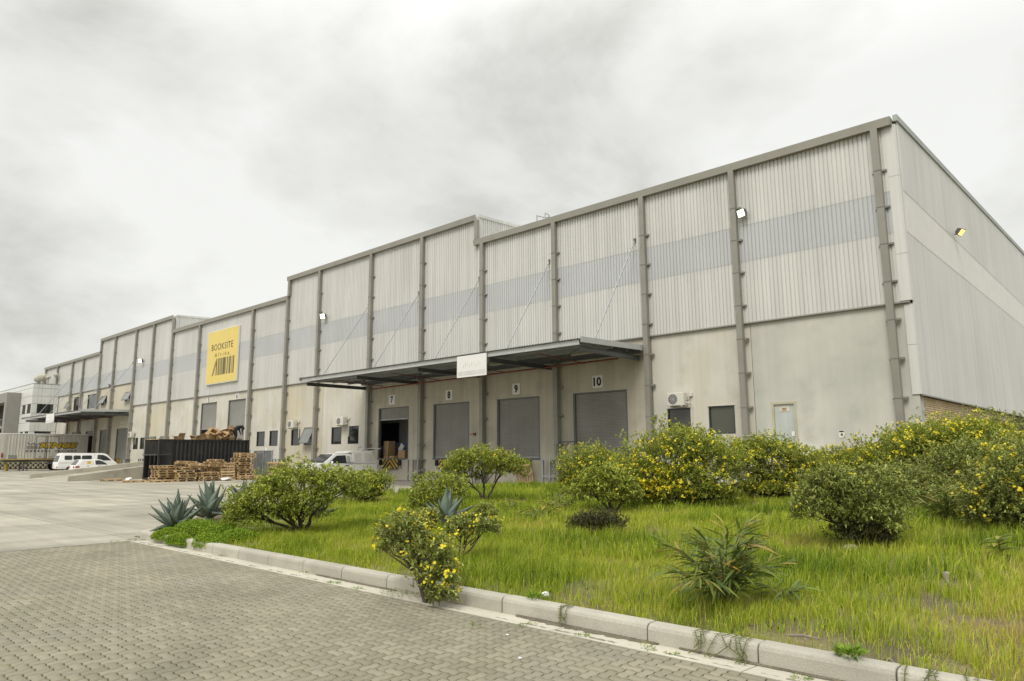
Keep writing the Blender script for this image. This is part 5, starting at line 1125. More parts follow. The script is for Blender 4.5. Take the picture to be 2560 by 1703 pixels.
for j in range(len(ZR)-1):
    z0, z1 = ZR[j]+0.02, ZR[j+1]-0.02
    for i in range(len(YR)-1):
        ym = -(YR[i]+YR[i+1])/2; zm = (z0+z1)/2
        if any(a < ym < b and c_ < zm < d for a, b, c_, d in RW): continue
        MB().box(OX-0.03, OX, YR[i+1]+0.012, YR[i]-0.012, z0, z1).build('panel', m_tile, of)
    XR = [OX, -114.0, -115.8, -116.7, -118.3, -119.6, -121.0, -123, -125, -127, -129, -131, -133, -136]
    for i in range(len(XR)-1):
        xm = (XR[i]+XR[i+1])/2; zm = (z0+z1)/2
        if any(a < xm < b and c_ < zm < d for a, b, c_, d in FWN): continue
        MB().box(XR[i+1]+0.012, XR[i]-0.012, OY, OY+0.03, z0, z1).build('panel', m_tile, of)
for a, b, c_, d in RW: MB().box(OX-0.06, OX-0.015, -b+0.01, -a-0.01, c_, d).build('strip_window', M_GLASS, of)
for a, b, c_, d in FWN: MB().box(a+0.01, b-0.01, OY+0.015, OY+0.06, c_, d).build('window', M_GLASS, of)
MB().box(-136.05, OX+0.03, OY-0.03, -0.04, OZ, OZ+0.06).build('parapet_cap', M_STEEL, of)
gb = empty('portal_frame', (-125, -4, 0), label='projecting grey rendered frame around dark glazing on the office front', cat='building')
GX0, GX1, GY, GZ = -131.0, -119.5, -4.9, 10.6
MB().box(GX1-1.1, GX1, GY, OY-0.035, 0, GZ).build('pier', m_grey, gb); MB().box(GX0, GX1-1.101, GY, OY-0.035, GZ-1.35, GZ).build('lintel', m_grey, gb); MB().box(GX0-1.2, GX0-0.001, GY, OY-0.035, 0, GZ).build('pier', m_grey, gb)
MB().box(GX0, GX1-1.101, OY-0.20, OY-0.04, 0, GZ-1.351).build('glazing', M_GLASS, gb)
for X in (GX1-2.0, GX1-4.2, GX1-6.4): MB().box(X-0.06, X+0.06, OY-0.30, OY-0.205, 0, GZ-1.351).build('mullion', M_STEEL, gb)
MB().box(GX0, GX1-1.101, GY+0.25, OY-0.205, 5.6, 5.95).build('balcony_slab', m_grey, gb)
MB().box(GX0, GX1-1.101, GY+0.25, GY+0.30, 6.85, 6.9).build('balcony_rail', M_STEEL, gb)
for k in range(9): X = GX1-1.4-k*1.0; MB().box(X-0.02, X+0.02, GY+0.255, GY+0.295, 5.95, 6.849).build('baluster', M_STEEL, gb)
m_vent = mat('vent_beige', (0.42, 0.40, 0.32), 0.6, var=0.1)
for X, yy, r_, zz, lb in ((-118.1, -1.6, 0.62, 12.1, 'larger pale round ventilator in the close pair on the office roof'), (-116.6, -1.5, 0.62, 12.25, 'larger pale round ventilator nearest the parapet corner of the pair'), (-115.2, -1.2, 0.30, 12.4, 'small round ventilator ball next to the large pair'), (-113.95, -0.6, 0.30, 12.7, 'small round ventilator ball on a stalk by the warehouse')):
    v_ = empty('roof_ventilator', (X, yy, OZ+0.05), label=lb, cat='ventilator', group='roof ventilators')
    MB().tube([(X, yy, OZ+0.05), (X, yy, zz+0.1)], r_*0.35, 10).build('neck', m_vent, v_)
    q = MB(); q.lathe([(r_*math.sin(t)*(1.0), r_*0.92*-math.cos(t)) for t in np.linspace(0.35, math.pi, 9)], (X, yy, zz+r_*0.8), 18); q.build('turbine', m_vent, v_)
    for k in range(9):
        a = 2*math.pi*k/9; q = MB(); q.tube([(X+(r_+0.01)*math.sin(t)*math.cos(a+t*0.3), yy+(r_+0.01)*math.sin(t)*math.sin(a+t*0.3), zz+r_*0.8-(r_*0.92)*math.cos(t)) for t in np.linspace(0.5, 2.8, 7)], 0.02, 4); q.build('vane', M_PLAS, v_)
# retaining wall of hollow blocks with a grass bank behind
m_rb = mat('retaining_block', (0.30, 0.27, 0.20), 0.95, var=0.15, obj_rand=0.15)
rw = empty('retaining_wall', (-110.5, -8, 0), label='low brown retaining wall of staggered hollow blocks below the office', cat='retaining wall')
def halfblock():
    q = MB(); n = 8; o_, i_ = [], []
    for k in range(n+1):
        a = math.pi*k/n-math.pi/2; o_.append((0.20*math.cos(a), 0.22*math.sin(a))); i_.append((0.12*math.cos(a), 0.14*math.sin(a)))
    V = [(x, y_, 0) for x, y_ in o_]+[(x, y_, 0.27) for x, y_ in o_]+[(x, y_, 0) for x, y_ in i_]+[(x, y_, 0.27) for x, y_ in i_]; m_ = n+1; F = []
    for k in range(n): F += [(k, k+1, m_+k+1, m_+k), (2*m_+k, 3*m_+k, 3*m_+k+1, 2*m_+k+1), (m_+k, m_+k+1, 3*m_+k+1, 3*m_+k)]
    return q.add(V, F).mesh('block')
hbm = halfblock(); hbm.materials.append(m_rb)
for r_ in range(3):
    for k in range(22): link(hbm, 'block', None, rw, Vector((-110.5-r_*0.12, -12.5+k*0.56+(0.28 if r_ % 2 else 0), r_*0.275+0.1))-WL[rw])
MB().box(-111.2, -110.62, -13, -0.5, 0, 0.85).build('backing', mat('wall_earth', (0.08, 0.07, 0.045), 0.95), rw)
# ================================================================== VEGETATION
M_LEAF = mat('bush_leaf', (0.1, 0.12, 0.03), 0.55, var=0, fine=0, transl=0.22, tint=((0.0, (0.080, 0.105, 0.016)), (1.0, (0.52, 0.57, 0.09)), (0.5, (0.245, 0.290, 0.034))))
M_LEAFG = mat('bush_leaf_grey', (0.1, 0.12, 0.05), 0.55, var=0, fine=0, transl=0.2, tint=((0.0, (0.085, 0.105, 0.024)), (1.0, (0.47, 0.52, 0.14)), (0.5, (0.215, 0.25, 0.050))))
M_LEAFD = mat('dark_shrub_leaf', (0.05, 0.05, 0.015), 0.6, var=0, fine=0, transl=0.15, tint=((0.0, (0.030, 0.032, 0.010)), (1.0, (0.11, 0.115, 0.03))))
M_TWIG = mat('twig_bark', (0.075, 0.058, 0.04), 0.9, var=0.25, scale=8)
M_PETAL = mat('yellow_petal', (0.80, 0.56, 0.012), 0.6, var=0.0, fine=0, transl=0.25, tint=((0.0, (0.76, 0.58, 0.012)), (1.0, (0.86, 0.76, 0.03))))
M_PHYL = mat('strap_leaf', (0.06, 0.10, 0.03), 0.5, var=0.15, scale=5, fine=0, transl=0.24, obj_rand=0.2, tint=((0.0, (0.070, 0.120, 0.024)), (1.0, (0.42, 0.29, 0.05)), (0.6, (0.18, 0.24, 0.038))))
M_AGAVE = mat('agave_leaf', (0.155, 0.198, 0.155), 0.5, var=0.12, scale=5, fine=0.05, fscale=40, obj_rand=0.12, streak=0.0)
M_GRASS = mat('grass_blade', (0.2, 0.26, 0.03), 0.6, var=0, fine=0, transl=0.30, tint=((0.0, (0.075, 0.130, 0.008)), (1.0, (0.40, 0.27, 0.11)), (0.33, (0.260, 0.375, 0.012)), (0.66, (0.49, 0.53, 0.045)), (0.86, (0.56, 0.50, 0.12))))
def unit(v): return v/np.maximum(np.linalg.norm(v, axis=-1, keepdims=True), 1e-9)
def leaves(P, D, L, Wd, droop, tint, rng, fold=0.18):
    """rhombic leaves: P base points, D directions (unit), lengths, widths"""
    n = len(P); up = np.tile(np.array([[0, 0, 1.0]]), (n, 1))+rng.normal(0, .35, (n, 3))
    S = unit(np.cross(D, up)); Nn = unit(np.cross(S, D))
    mid = P+D*(L*0.52)[:, None]; tip = P+D*L[:, None]-np.array([0, 0, 1.0])*(droop*L)[:, None]
    a = mid+S*(Wd*0.5)[:, None]+Nn*(Wd*fold)[:, None]; b = mid-S*(Wd*0.5)[:, None]+Nn*(Wd*fold)[:, None]
    V = np.stack([P, a, tip, b], 1).reshape(-1, 3); k = np.arange(n)[:, None]*4
    T = np.concatenate([k+np.array([[0, 1, 2]]), k+np.array([[0, 2, 3]])], 0)
    return V, T, np.repeat(tint, 4)
def flower_mesh(P, Nn, R, rng, petals=8):
    Vs, Ts, Tn = [], [], []; n = len(P)
    ref = unit(np.cross(Nn, rng.normal(0, 1, (n, 3)))); ref2 = np.cross(Nn, ref); off_ = 0
    for k in range(petals):
        a = 2*math.pi*k/petals; d = ref*math.cos(a)+ref2*math.sin(a); s_ = ref*-math.sin(a)+ref2*math.cos(a)
        lift = Nn*(R*0.18)[:, None]; r_ = R[:, None]*(0.85+0.3*rng.random((n, 1)))
        V = np.stack([P+lift*0.3, P+d*r_*0.6+s_*r_*0.22+lift, P+d*r_+lift*0.6, P+d*r_*0.6-s_*r_*0.22+lift], 1).reshape(-1, 3)
        kk = np.arange(n)[:, None]*4+off_; Ts.append(kk+np.array([[0, 1, 2]])); Ts.append(kk+np.array([[0, 2, 3]])); Vs.append(V); Tn.append(np.repeat(rng.random(n), 4)); off_ += 4*n
    return np.concatenate(Vs), np.concatenate(Ts), np.concatenate(Tn)
def bush(base, lumps, label, seed, n_ros=1100, leaf=0.06, flowers=0, fl_r=0.022, leafmat=None, trunk=0.035, name='flowering_bush', cat='bush', group=None, bias=None, shell=0.45, stems=True, per=8, grow=1.13, skirt=0):
    """lumps: list of (dx,dy,z,rx,ry,rz) ellipsoids about the base; rosettes of leaves fill their outer shells"""
    rng = np.random.default_rng(seed); b = Vector(base)
    lumps = [(l_[0], l_[1], l_[2], l_[3]*grow, l_[4]*grow, l_[5]*grow) for l_ in lumps]
    if skirt:
        shell = .62; lumps = [(l_[0], l_[1], l_[2], l_[3]*1.10, l_[4]*1.10, l_[5]*1.04) for l_ in lumps]; n_ros = int(n_ros*1.45)
        ex = max(abs(l_[0])+l_[3] for l_ in lumps)*0.72
        for k in range(skirt):
            a = 2*math.pi*k/skirt+seed; rr = ex*rng.uniform(.62, .9); lumps.append((math.cos(a)*rr, math.sin(a)*rr*.8, rng.uniform(.25, .42), ex*.38, ex*.38, rng.uniform(.28, .40)))
    r_ = empty(name, b, label=label, cat=cat, group=group, local=True)
    A = np.array([l_[3]*l_[4]+l_[3]*l_[5] for l_ in lumps]); A = A/A.sum()
    P0, O0, Dp = [], [], []
    for l_, a in zip(lumps, A):
        n = max(20, int(n_ros*a)); u = unit(rng.normal(0, 1, (n, 3))); u[:, 2] = np.where(u[:, 2] < -0.45, -u[:, 2]*0.6, u[:, 2]); u = unit(u)
        dpt = 1-shell*rng.random(n)**1.6; wob = 1+0.20*np.sin(u[:, 0]*5+seed)*np.sin(u[:, 1]*6+2*seed)+0.13*np.sin(u[:, 2]*9+u[:, 0]*7)+0.07*rng.normal(0, 1, n)
        p = np.array(l_[:3])+u*np.array(l_[3:6])*(dpt*wob)[:, None]; P0.append(p); O0.append(u); Dp.append(dpt)
    P0 = np.concatenate(P0); O0 = np.concatenate(O0); Dp = np.concatenate(Dp)
    # drop rosettes that are buried deep inside a neighbouring lump
    deep = np.zeros(len(P0))
    for l_ in lumps: deep = np.maximum(deep, 1-np.linalg.norm((P0-np.array(l_[:3]))/np.array(l_[3:6]), axis=1))
    keep = (deep < shell+0.05) & (P0[:, 2] > 0.03); P0, O0, Dp, deep = P0[keep], O0[keep], Dp[keep], deep[keep]
    m = len(P0); ax = unit(O0*0.8+np.array([0, 0, 0.75])+rng.normal(0, .25, (m, 3)))
    per_leaf = per; idx = np.repeat(np.arange(m), per_leaf)
    D = unit(ax[idx]*rng.uniform(0.15, 1.2, (m*per_leaf, 1))+unit(rng.normal(0, 1, (m*per_leaf, 3)))*0.95)
    L = leaf*rng.uniform(0.6, 1.35, m*per_leaf); Wd = L*rng.uniform(0.34, 0.5, m*per_leaf)
    rt = rng.random(m); lt = np.clip(0.10+0.30*np.clip((Dp[idx]-.78)/.22, 0, 1)+0.5*rt[idx]*rng.random(m*per_leaf)+0.22*(rng.random(m*per_leaf) > .75)+0.25*(ax[idx][:, 2] > .75)*rng.random(m*per_leaf), 0, 1)  # outer and upward leaves lighter: young growth, and sunlit tips put into the tint
    pos = P0[idx]-ax[idx]*(leaf*0.9*rng.random((m*per_leaf, 1)))
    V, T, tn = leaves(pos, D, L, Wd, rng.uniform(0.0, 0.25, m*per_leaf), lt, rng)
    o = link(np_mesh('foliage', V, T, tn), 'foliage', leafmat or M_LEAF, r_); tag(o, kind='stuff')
    # stems
    if stems:
        q = MB(); tw = MB()
        trunkp = Vector((0, 0, -0.05))
        for l_ in lumps:
            c_ = Vector(l_[:3]); fork = Vector((c_.x*0.3, c_.y*0.3, max(0.08, c_.z*0.38)))
            q.tube([trunkp, fork*0.6+Vector((rng.normal(0, .02), rng.normal(0, .02), 0)), fork+Vector((rng.normal(0, .03), rng.normal(0, .03), 0)), c_*0.85], [trunk, trunk*0.85, trunk*0.65, trunk*0.35], 6)
            for k in range(9):
                u = unit(rng.normal(0, 1, 3)); u[2] = abs(u[2])*0.9-0.2; e_ = c_+Vector(tuple(u*np.array(l_[3:6])*0.82)); s0 = fork.lerp(c_, rng.uniform(0.0, 0.85))
                md = s0.lerp(e_, 0.5)+Vector((rng.normal(0, .03), rng.normal(0, .03), rng.normal(0, .03)))
                tw.tube([s0, md, e_], [trunk*0.38, trunk*0.25, trunk*0.10], 4)
        q.build('trunk', M_TWIG, r_); tag(tw.build('branches', M_TWIG, r_), kind='stuff')
    if flowers:
        w = (Dp > 0.80)*(O0[:, 2] > -0.25)*1.0+1e-6
        if bias is not None: w = w*np.exp(-np.linalg.norm((P0-np.array(bias[:3]))/bias[3], axis=1)**2)+w*0.06
        cn_ = rng.choice(m, max(1, flowers//4), p=w/w.sum()); ii = np.repeat(cn_, 4)
        fp = P0[ii]+ax[ii]*(leaf*0.55)+rng.normal(0, leaf*0.55, (len(ii), 3)); fn = unit(ax[ii]+rng.normal(0, .45, (len(ii), 3)))
        V, T, tn = flower_mesh(fp, fn, fl_r*rng.uniform(0.75, 1.25, len(ii)), rng); o = link(np_mesh('flowers', V, T, tn), 'flowers', M_PETAL, r_); tag(o, kind='stuff')
    return r_
def at(px, py):
    p = ground(px, py, 0.12); return Vector((p.x, p.y, bed_z(p.x, p.y)))
DR = Vector((RT.x, RT.y, 0)).normalized(); DF = Vector((FW.x, FW.y, 0)).normalized()      # image right and away, on the ground
def L_(r, f, z, a, b, c_):      # lump given in metres to the image-right / away from the camera
    v = DR*r+DF*f; return (v.x, v.y, z, a, b, c_)
# distances in metres: photo pixels divided by pixels-per-metre at the base
bush(at(753, 1337), [L_(-0.75, .1, .52, .62, .62, .48), L_(-0.15, .2, .86, .72, .70, .50), L_(0.55, .3, .86, .60, .6, .38), L_(-1.05, 0, .38, .40, .4, .33), L_(0.15, -.25, .55, .45, .4, .36), L_(-.5, -.2, .62, .5, .45, .40)], 'olive green bush with few flowers on a forked trunk behind the agaves', 1, 3600, .062, 40, .022, trunk=.045)
bush(at(905, 1264), [L_(-.1, .1, .52, .62, .6, .42), L_(.35, .1, .62, .48, .5, .38), L_(.2, -.2, .40, .45, .4, .32)], 'bush with scattered yellow flowers beside the parked pickup', 2, 1500, .065, 90, .024, skirt=7)
bush(at(1212, 1268), [L_(-.15, .1, 1.18, .85, .8, .42), L_(.55, .1, 1.02, .60, .6, .40), L_(-.75, .2, .90, .55, .5, .38)], 'round topped green bush on thin bare branching stems before door 9'.replace('9', 'nine'), 3, 2300, .068, 26, .024, trunk=.04)
bush(at(1090, 1296), [L_(.0, .1, .52, .62, .55, .42), L_(-.35, 0, .30, .35, .35, .26), L_(.35, .2, .62, .45, .4, .36)], 'low olive bush directly behind the small pale agave', 4, 1100, .06, 16, .022)
bush(at(1052, 1255), [L_(0, 0, .42, .30, .3, .22), L_(-.2, .1, .66, .22, .2, .16), L_(.35, .1, .72, .26, .2, .16)], 'thin twiggy sapling at the edge of the grass by the yard', 5, 170, .06, 0, trunk=.014, name='sapling', cat='shrub')
bush(at(1065, 1478), [L_(-.28, .30, .68, .40, .38, .30), L_(.02, .05, .46, .40, .36, .30), L_(.12, -.05, .22, .36, .30, .24), L_(-.42, .35, .55, .24, .24, .20), L_(.22, -.28, .06, .24, .2, .17)], 'bush with bright yellow daisies spilling over the kerb', 6, 950, .05, 280, .021, M_LEAFG, grow=.92, shell=.6)
bush(at(1030, 1395), [L_(-.05, .1, .44, .32, .3, .24), L_(.22, .1, .58, .20, .2, .17), L_(-.38, .1, .34, .24, .2, .18)], 'grey green daisy bush just behind the one spilling over the kerb', 16, 560, .05, 120, .02, M_LEAFG, grow=.95, shell=.7)
bush(at(1146, 1407), [L_(.17, .1, .52, .30, .3, .15), L_(.02, .1, .46, .20, .2, .12), L_(.40, .1, .50, .17, .2, .12)], 'small leaning daisy shrub with one bare slanting stem', 7, 560, .05, 90, .021, M_LEAFG, trunk=.018)
bush(at(1215, 1345), [L_(0, 0, .42, .22, .2, .16), L_(-.12, 0, .30, .16, .15, .12)], 'smaller upright shrublet behind the slanting daisy shrub', 8, 240, .05, 16, .02, M_LEAFG, trunk=.012)
bush(at(1482, 1243), [L_(0, .2, .95, 1.08, .95, .72), L_(.4, .3, .85, .8, .8, .6), L_(-.6, .1, .6, .6, .6, .5)], 'dome shaped bush dotted with yellow flowers before door ten', 9, 3300, .062, 900, .030, bias=(*(DR*-.2+DF*-.3), 1.5, .95), skirt=7)
bush(at(1530, 1293), [L_(-.45, 0, .50, .50, .5, .38), L_(.1, .1, .66, .55, .5, .40), L_(-.2, .3, .85, .5, .5, .34), L_(.4, 0, .42, .36, .36, .30)], 'pale broad leaved bush with upright rosettes above the dark shrub', 10, 1100, .085, 40, .024)
bush(at(1490, 1343), [L_(0, 0, .20, .46, .42, .24), L_(-.25, 0, .16, .30, .3, .18), L_(.22, .05, .18, .32, .3, .20)], 'low dark olive twiggy shrub in the middle of the grass', 11, 2200, .035, 0, leafmat=M_LEAFD, name='dark_shrub', cat='shrub', shell=.8, stems=False)
bush(at(1715, 1278), [L_(-.2, .3, 1.15, 1.30, 1.1, .88), L_(-1.0, .1, .72, .75, .7, .60), L_(.75, .3, 1.0, .95, .9, .78), L_(-.1, -.5, .62, .9, .6, .52), L_(-1.3, .0, .42, .50, .5, .36), L_(.2, .4, 1.55, .75, .7, .48)], 'largest bush smothered in yellow flowers below the office windows', 12, 6200, .062, 2600, .030, bias=(*(DR*-1.0+DF*-.5), .95, 1.05), trunk=.06, skirt=7)
bush(at(1950, 1258), [L_(0, .3, 1.05, 1.25, 1.0, .80), L_(-.9, .3, .95, .75, .8, .75), L_(.8, .2, .80, .75, .7, .60), L_(.1, -.3, .55, .9, .5, .45), L_(-.3, .5, 1.5, .75, .7, .42)], 'wide flowering bush before the grey pedestrian door', 13, 5200, .064, 1900, .030, bias=(*(DR*.2+DF*-.2), 1.35, 1.25), trunk=.06, skirt=7)
bush(at(1590, 1262), [L_(0, .5, .75, .7, .6, .55), L_(-.35, .4, .95, .40, .4, .40)], 'small flowering bush wedged left of the largest bush', 14, 1200,  .064, 260, .030, skirt=7)
bush(at(2110, 1245), [L_(0, 0, 1.0, .85, .8, .55), L_(-.6, 0, .75, .6, .6, .5), L_(.7, 0, 1.05, .6, .6, .5)], 'flowering bush between the pedestrian door and the corner downpipe', 15, 2400, .064, 1100, .030, skirt=7)
bush(at(2260, 1262), [L_(0, .5, 1.15, 1.0, .9, .70), L_(.85, .6, 1.30, .9, .8, .70), L_(-.75, .4, .85, .7, .7, .55)], 'flowering bush at the foot of the brick corner', 17, 3600, .064, 1100, .030, skirt=7)
bush(at(2430, 1290), [L_(.15, .6, 1.45, 1.15, 1.0, .58), L_(-.55, .5, 1.25, .95, .9, .70), L_(.95, .6, 1.30, .9, .8, .65), L_(.2, -.1, .95, 1.1, .7, .60), L_(.6, .5, 1.72, .45, .5, .28)], 'tallest flowering bush mounded in front of the brick wall', 18, 6200, .062, 2400, .028, trunk=.06, skirt=7)
bush(at(2560, 1290), [L_(.3, 1.5, 1.35, .9, .9, .85), L_(1.2, 1.5, 1.3, 1.0, .9, .8)], 'dull dark bush half hidden beyond the tallest flowering bush', 19, 2300, .06, 20, .022, M_LEAFG, skirt=7)
bush(at(2480, 1335), [L_(.2, .6, .95, .8, .6, .45), L_(.9, .5, 1.0, .8, .7, .5)], 'plain green bush below the tallest flowering bush', 20, 1900, .06, 12, .022, M_LEAFG, skirt=7)
bush(at(2170, 1388), [L_(-.35, .1, .72, .62, .55, .40), L_(.25, .2, .80, .55, .5, .38), L_(-.7, .1, .52, .36, .4, .28), L_(0, -.2, .46, .50, .4, .30), L_(.05, .0, .22, .36, .3, .22), L_(-.45, 0, .95, .35, .35, .22)], 'grey green bush on a dark twiggy base in the long grass', 21, 3300, .052, 56, .021, M_LEAFG, trunk=.035)
bush(at(2150, 1392), [L_(.0, .0, .20, .40, .34, .20), L_(.3, 0, .16, .25, .25, .16)], 'dark dead undergrowth below the grey green bush', 22, 1300, .032, 0, leafmat=M_LEAFD, name='dark_shrub', cat='shrub', shell=.8, stems=False)
bush(at(2300, 1300), [L_(-.25, .1, .62, .50, .5, .36), L_(.25, .1, .55, .45, .45, .34)], 'smaller bush behind the grey green bush with a few flowers', 23, 1100, .055, 36, .022, M_LEAFG, skirt=7)
bush(at(2545, 1372), [L_(.0, .1, .72, .50, .5, .46), L_(.45, .2, .95, .60, .5, .50), L_(-.25, .1, .50, .40, .4, .30), L_(.2, -.1, .35, .45, .4, .30)], 'bush thick with yellow daisies beside the strappy shrubs', 24, 2600, .05, 800, .024, M_LEAFG, trunk=.035, skirt=7)
bush(at(1425, 1262), [L_(0, 0, .26, .40, .3, .22), L_(.35, .1, .20, .3, .3, .16)], 'low green tuft bush in front of the leaning pallet', 25, 420, .05, 0, stems=False, name='low_shrub', cat='shrub')

# --- strap leaved shrubs
def strap_leaf_mesh(L, w, curve, t0, name='leaf', seg=5):
    V = []; T = []
    for i in range(seg+1):
        t = i/seg; wd = w*(math.sin(math.pi*min(1, t*0.92+0.06))**0.7)
        x = L*t; z = -curve*L*t*t; fz = wd*0.22
        V += [(x, -wd/2, z+fz), (x, 0, z), (x, wd/2, z+fz)]
    for i in range(seg):
        a = 3*i
        for k in (0, 1): T += [(a+k, a+k+3, a+k+4), (a+k, a+k+4, a+k+1)]
    return np.array(V), np.array(T)
def strap_plant(base, R, H, label, seed, nstem=12, per=20, L=0.2, w=0.02, single=False, up=0.9, tmax=1.0, name='strap_leaved_shrub', group=None, ybias=0.25):
    rng = np.random.default_rng(seed); r_ = empty(name, base, label=label, cat='shrub', group=group, local=True)
    q = MB(); Vs, Ts, Tn = [], [], []; off_ = 0; cnt = 0
    protos = []
    if single:
        for k in range(8):
            V, T = strap_leaf_mesh(1.0, w/L*rng.uniform(.85, 1.2), rng.uniform(0.10, 0.45), 0); me = np_mesh('leaf', V, T, np.full(len(V), (.08, .18, .25, .32, .42, .55, .75, .95)[k])); me.materials.append(M_PHYL); protos.append(me)
    for s_ in range(nstem):
        az = 2*math.pi*s_/nstem+rng.uniform(-.3, .3); rr = R*rng.uniform(0.30, 1.0); hh = H*rng.uniform(.55, 1.0)*(1-0.45*(rr/R)**2)
        e_ = Vector((math.cos(az)*rr*0.8, math.sin(az)*rr*0.8, hh*up)); mid = Vector((e_.x*0.38, e_.y*0.38, e_.z*0.62))
        path = [Vector((rng.normal(0, .02), rng.normal(0, .02), -0.03)), mid*0.5+Vector((0, 0, .02)), mid, mid.lerp(e_, .55)+Vector((0, 0, .01)), e_]
        q.tube(path, [.010, .009, .007, .005, .003], 5)
        for k in range(per):
            t = 0.22+0.78*(k+rng.random())/per; f_ = t*(len(path)-1); i = min(int(f_), len(path)-2); p = path[i].lerp(path[i+1], f_-i); tg = (path[i+1]-path[i]).normalized()
            a = az+(1 if k % 2 else -1)*rng.uniform(0.2, 1.5)+rng.normal(0, .3); el = rng.uniform(-0.45, 0.65)
            d = (Vector((math.cos(a)*math.cos(el), math.sin(a)*math.cos(el), math.sin(el)))+tg*0.45).normalized(); l_ = L*rng.uniform(.65, 1.25)*(0.75+0.25*math.sin(math.pi*t))
            M_ = Matrix.Translation(p) @ d.to_track_quat('X', 'Z').to_matrix().to_4x4() @ Matrix.Rotation(rng.uniform(-.7, .7), 4, 'X') @ Matrix.Scale(l_, 4)
            if single and cnt < 300:
                o = link(protos[min(7, int(rng.integers(0, 5)+(3.2 if t > .86 else 1 if t > .6 else 0)))], 'leaf', None, r_); o.matrix_local = M_; cnt += 1
            else:
                V, T = strap_leaf_mesh(1.0, w/L*rng.uniform(.85, 1.2), rng.uniform(0.1, 0.45), 0, seg=3)
                Mn = np.array(M_); Vs.append(V @ Mn[:3, :3].T+Mn[:3, 3]); Ts.append(T+off_); off_ += len(V); Tn.append(np.full(len(V), np.clip(rng.normal(.40+ybias*t, .22), 0, tmax)))
    tag(q.build('stems', mat('green_stem', (0.14, 0.15, 0.04), 0.7), r_), kind='stuff')
    if Vs: o = link(np_mesh('foliage', np.concatenate(Vs), np.concatenate(Ts), np.concatenate(Tn)), 'foliage', M_PHYL, r_); tag(o, kind='stuff')
    return r_
strap_plant(at(1815, 1520), .92, 1.0, 'big strap leaved shrub with long drooping leaves in the grass by the kerb', 31, 32, 18, .27, .025, single=True)
strap_plant(at(1960, 1512), .30, .30, 'few long dark strap leaves beside the big strap leaved shrub', 32, 5, 6, .26, .024, single=True)
strap_plant(at(2375, 1345), .62, .92, 'upright strap leaved shrub with reddish tips by the daisy bush', 33, 18, 22, .23, .026)
strap_plant(at(2465, 1318), .70, 1.15, 'tall strap leaved shrub growing against the mounded bushes', 34, 17, 24, .25, .028)
strap_plant(at(2290, 1312), .55, .95, 'slender strap leaved shrub between the two grey green bushes', 35, 12, 18, .23, .024)
strap_plant(at(2130, 1280), .80, .95, 'fresh green strap leaved shrub before the flowering corner bush', 36, 15, 20, .26, .026, ybias=.35)
strap_plant(at(2230, 1290), .80, 1.05, 'spreading strap leaved shrub among the corner bushes', 37, 14, 20, .26, .026, ybias=.35)
strap_plant(at(1350, 1308), .62, .52, 'feathery strap leaved shrub with broad gaps near the white litter', 38, 9, 15, .26, .034)
strap_plant(at(1400, 1290), .62, .62, 'second feathery strap leaved shrub just behind the first', 39, 9, 15, .26, .032)
strap_plant(at(1275, 1292), .35, .48, 'dark upright strap leaved sapling beside the round topped bush', 40, 6, 11, .20, .022)
strap_plant(at(1615, 1262), .45, 1.95, 'tall strap leaved sprig rising above the bushes below door ten', 41, 5, 14, .26, .020, up=1.0)
# broad leaved sapling near the right
sp = empty('broad_leaved_sapling', at(2505, 1438), label='small sapling with broad glossy leaves standing in the long grass', cat='sapling', local=True)
q = MB(); q.tube([(0, 0, -.03), (.01, .0, .15), (0, .01, .32)], [.009, .007, .004], 6); q.build('stem', M_TWIG, sp)
bl_ = []
for k in range(4):
    V, T = strap_leaf_mesh(1.0, .36, .15+.1*k, 0); me = np_mesh('leaf', V, T, np.full(len(V), .45+.1*k)); me.materials.append(M_PHYL); bl_.append(me)
for k in range(22):
    a = k*2.4; z = .10+.22*k/21; d = Vector((math.cos(a), math.sin(a), random.uniform(-.1, .7))).normalized()
    o = link(bl_[k % 4], 'leaf', None, sp); o.matrix_local = Matrix.Translation((0, 0, z)) @ d.to_track_quat('X', 'Z').to_matrix().to_4x4() @ Matrix.Scale(random.uniform(.13, .22), 4)

# --- agaves, every leaf its own piece
def agave_leaf(curve, w):
    V = []; F = []; n = 9
    for i in range(n+1):
        t = i/n; wd = w*(0.62+0.55*math.sin(math.pi*min(1, t*1.05)**0.8)*(1-t)**0.25)*(1-t**3.0) if i < n else 0.004
        x = t; z = curve*t*t; th = 0.035*(1-t)+0.004; cup = wd*0.42
        V += [(x, -wd/2, z+cup), (x, -wd*.25, z+cup*.28), (x, 0, z), (x, wd*.25, z+cup*.28), (x, wd/2, z+cup), (x, 0, z-th)]
    for i in range(n):
        a, b = 6*i, 6*i+6
        for k in range(4): F.append((a+k, a+k+1, b+k+1, b+k))
        F += [(a+4, a+5, b+5, b+4), (a+5, a, b, b+5)]
    q = MB(); q.add(V, F); return q.mesh('leaf', smooth=True)
AGL = [agave_leaf(c_, w) for c_, w in ((-.02, .31), (.10, .30), (-.16, .28), (.22, .32))]
for me in AGL: me.materials.append(M_AGAVE)
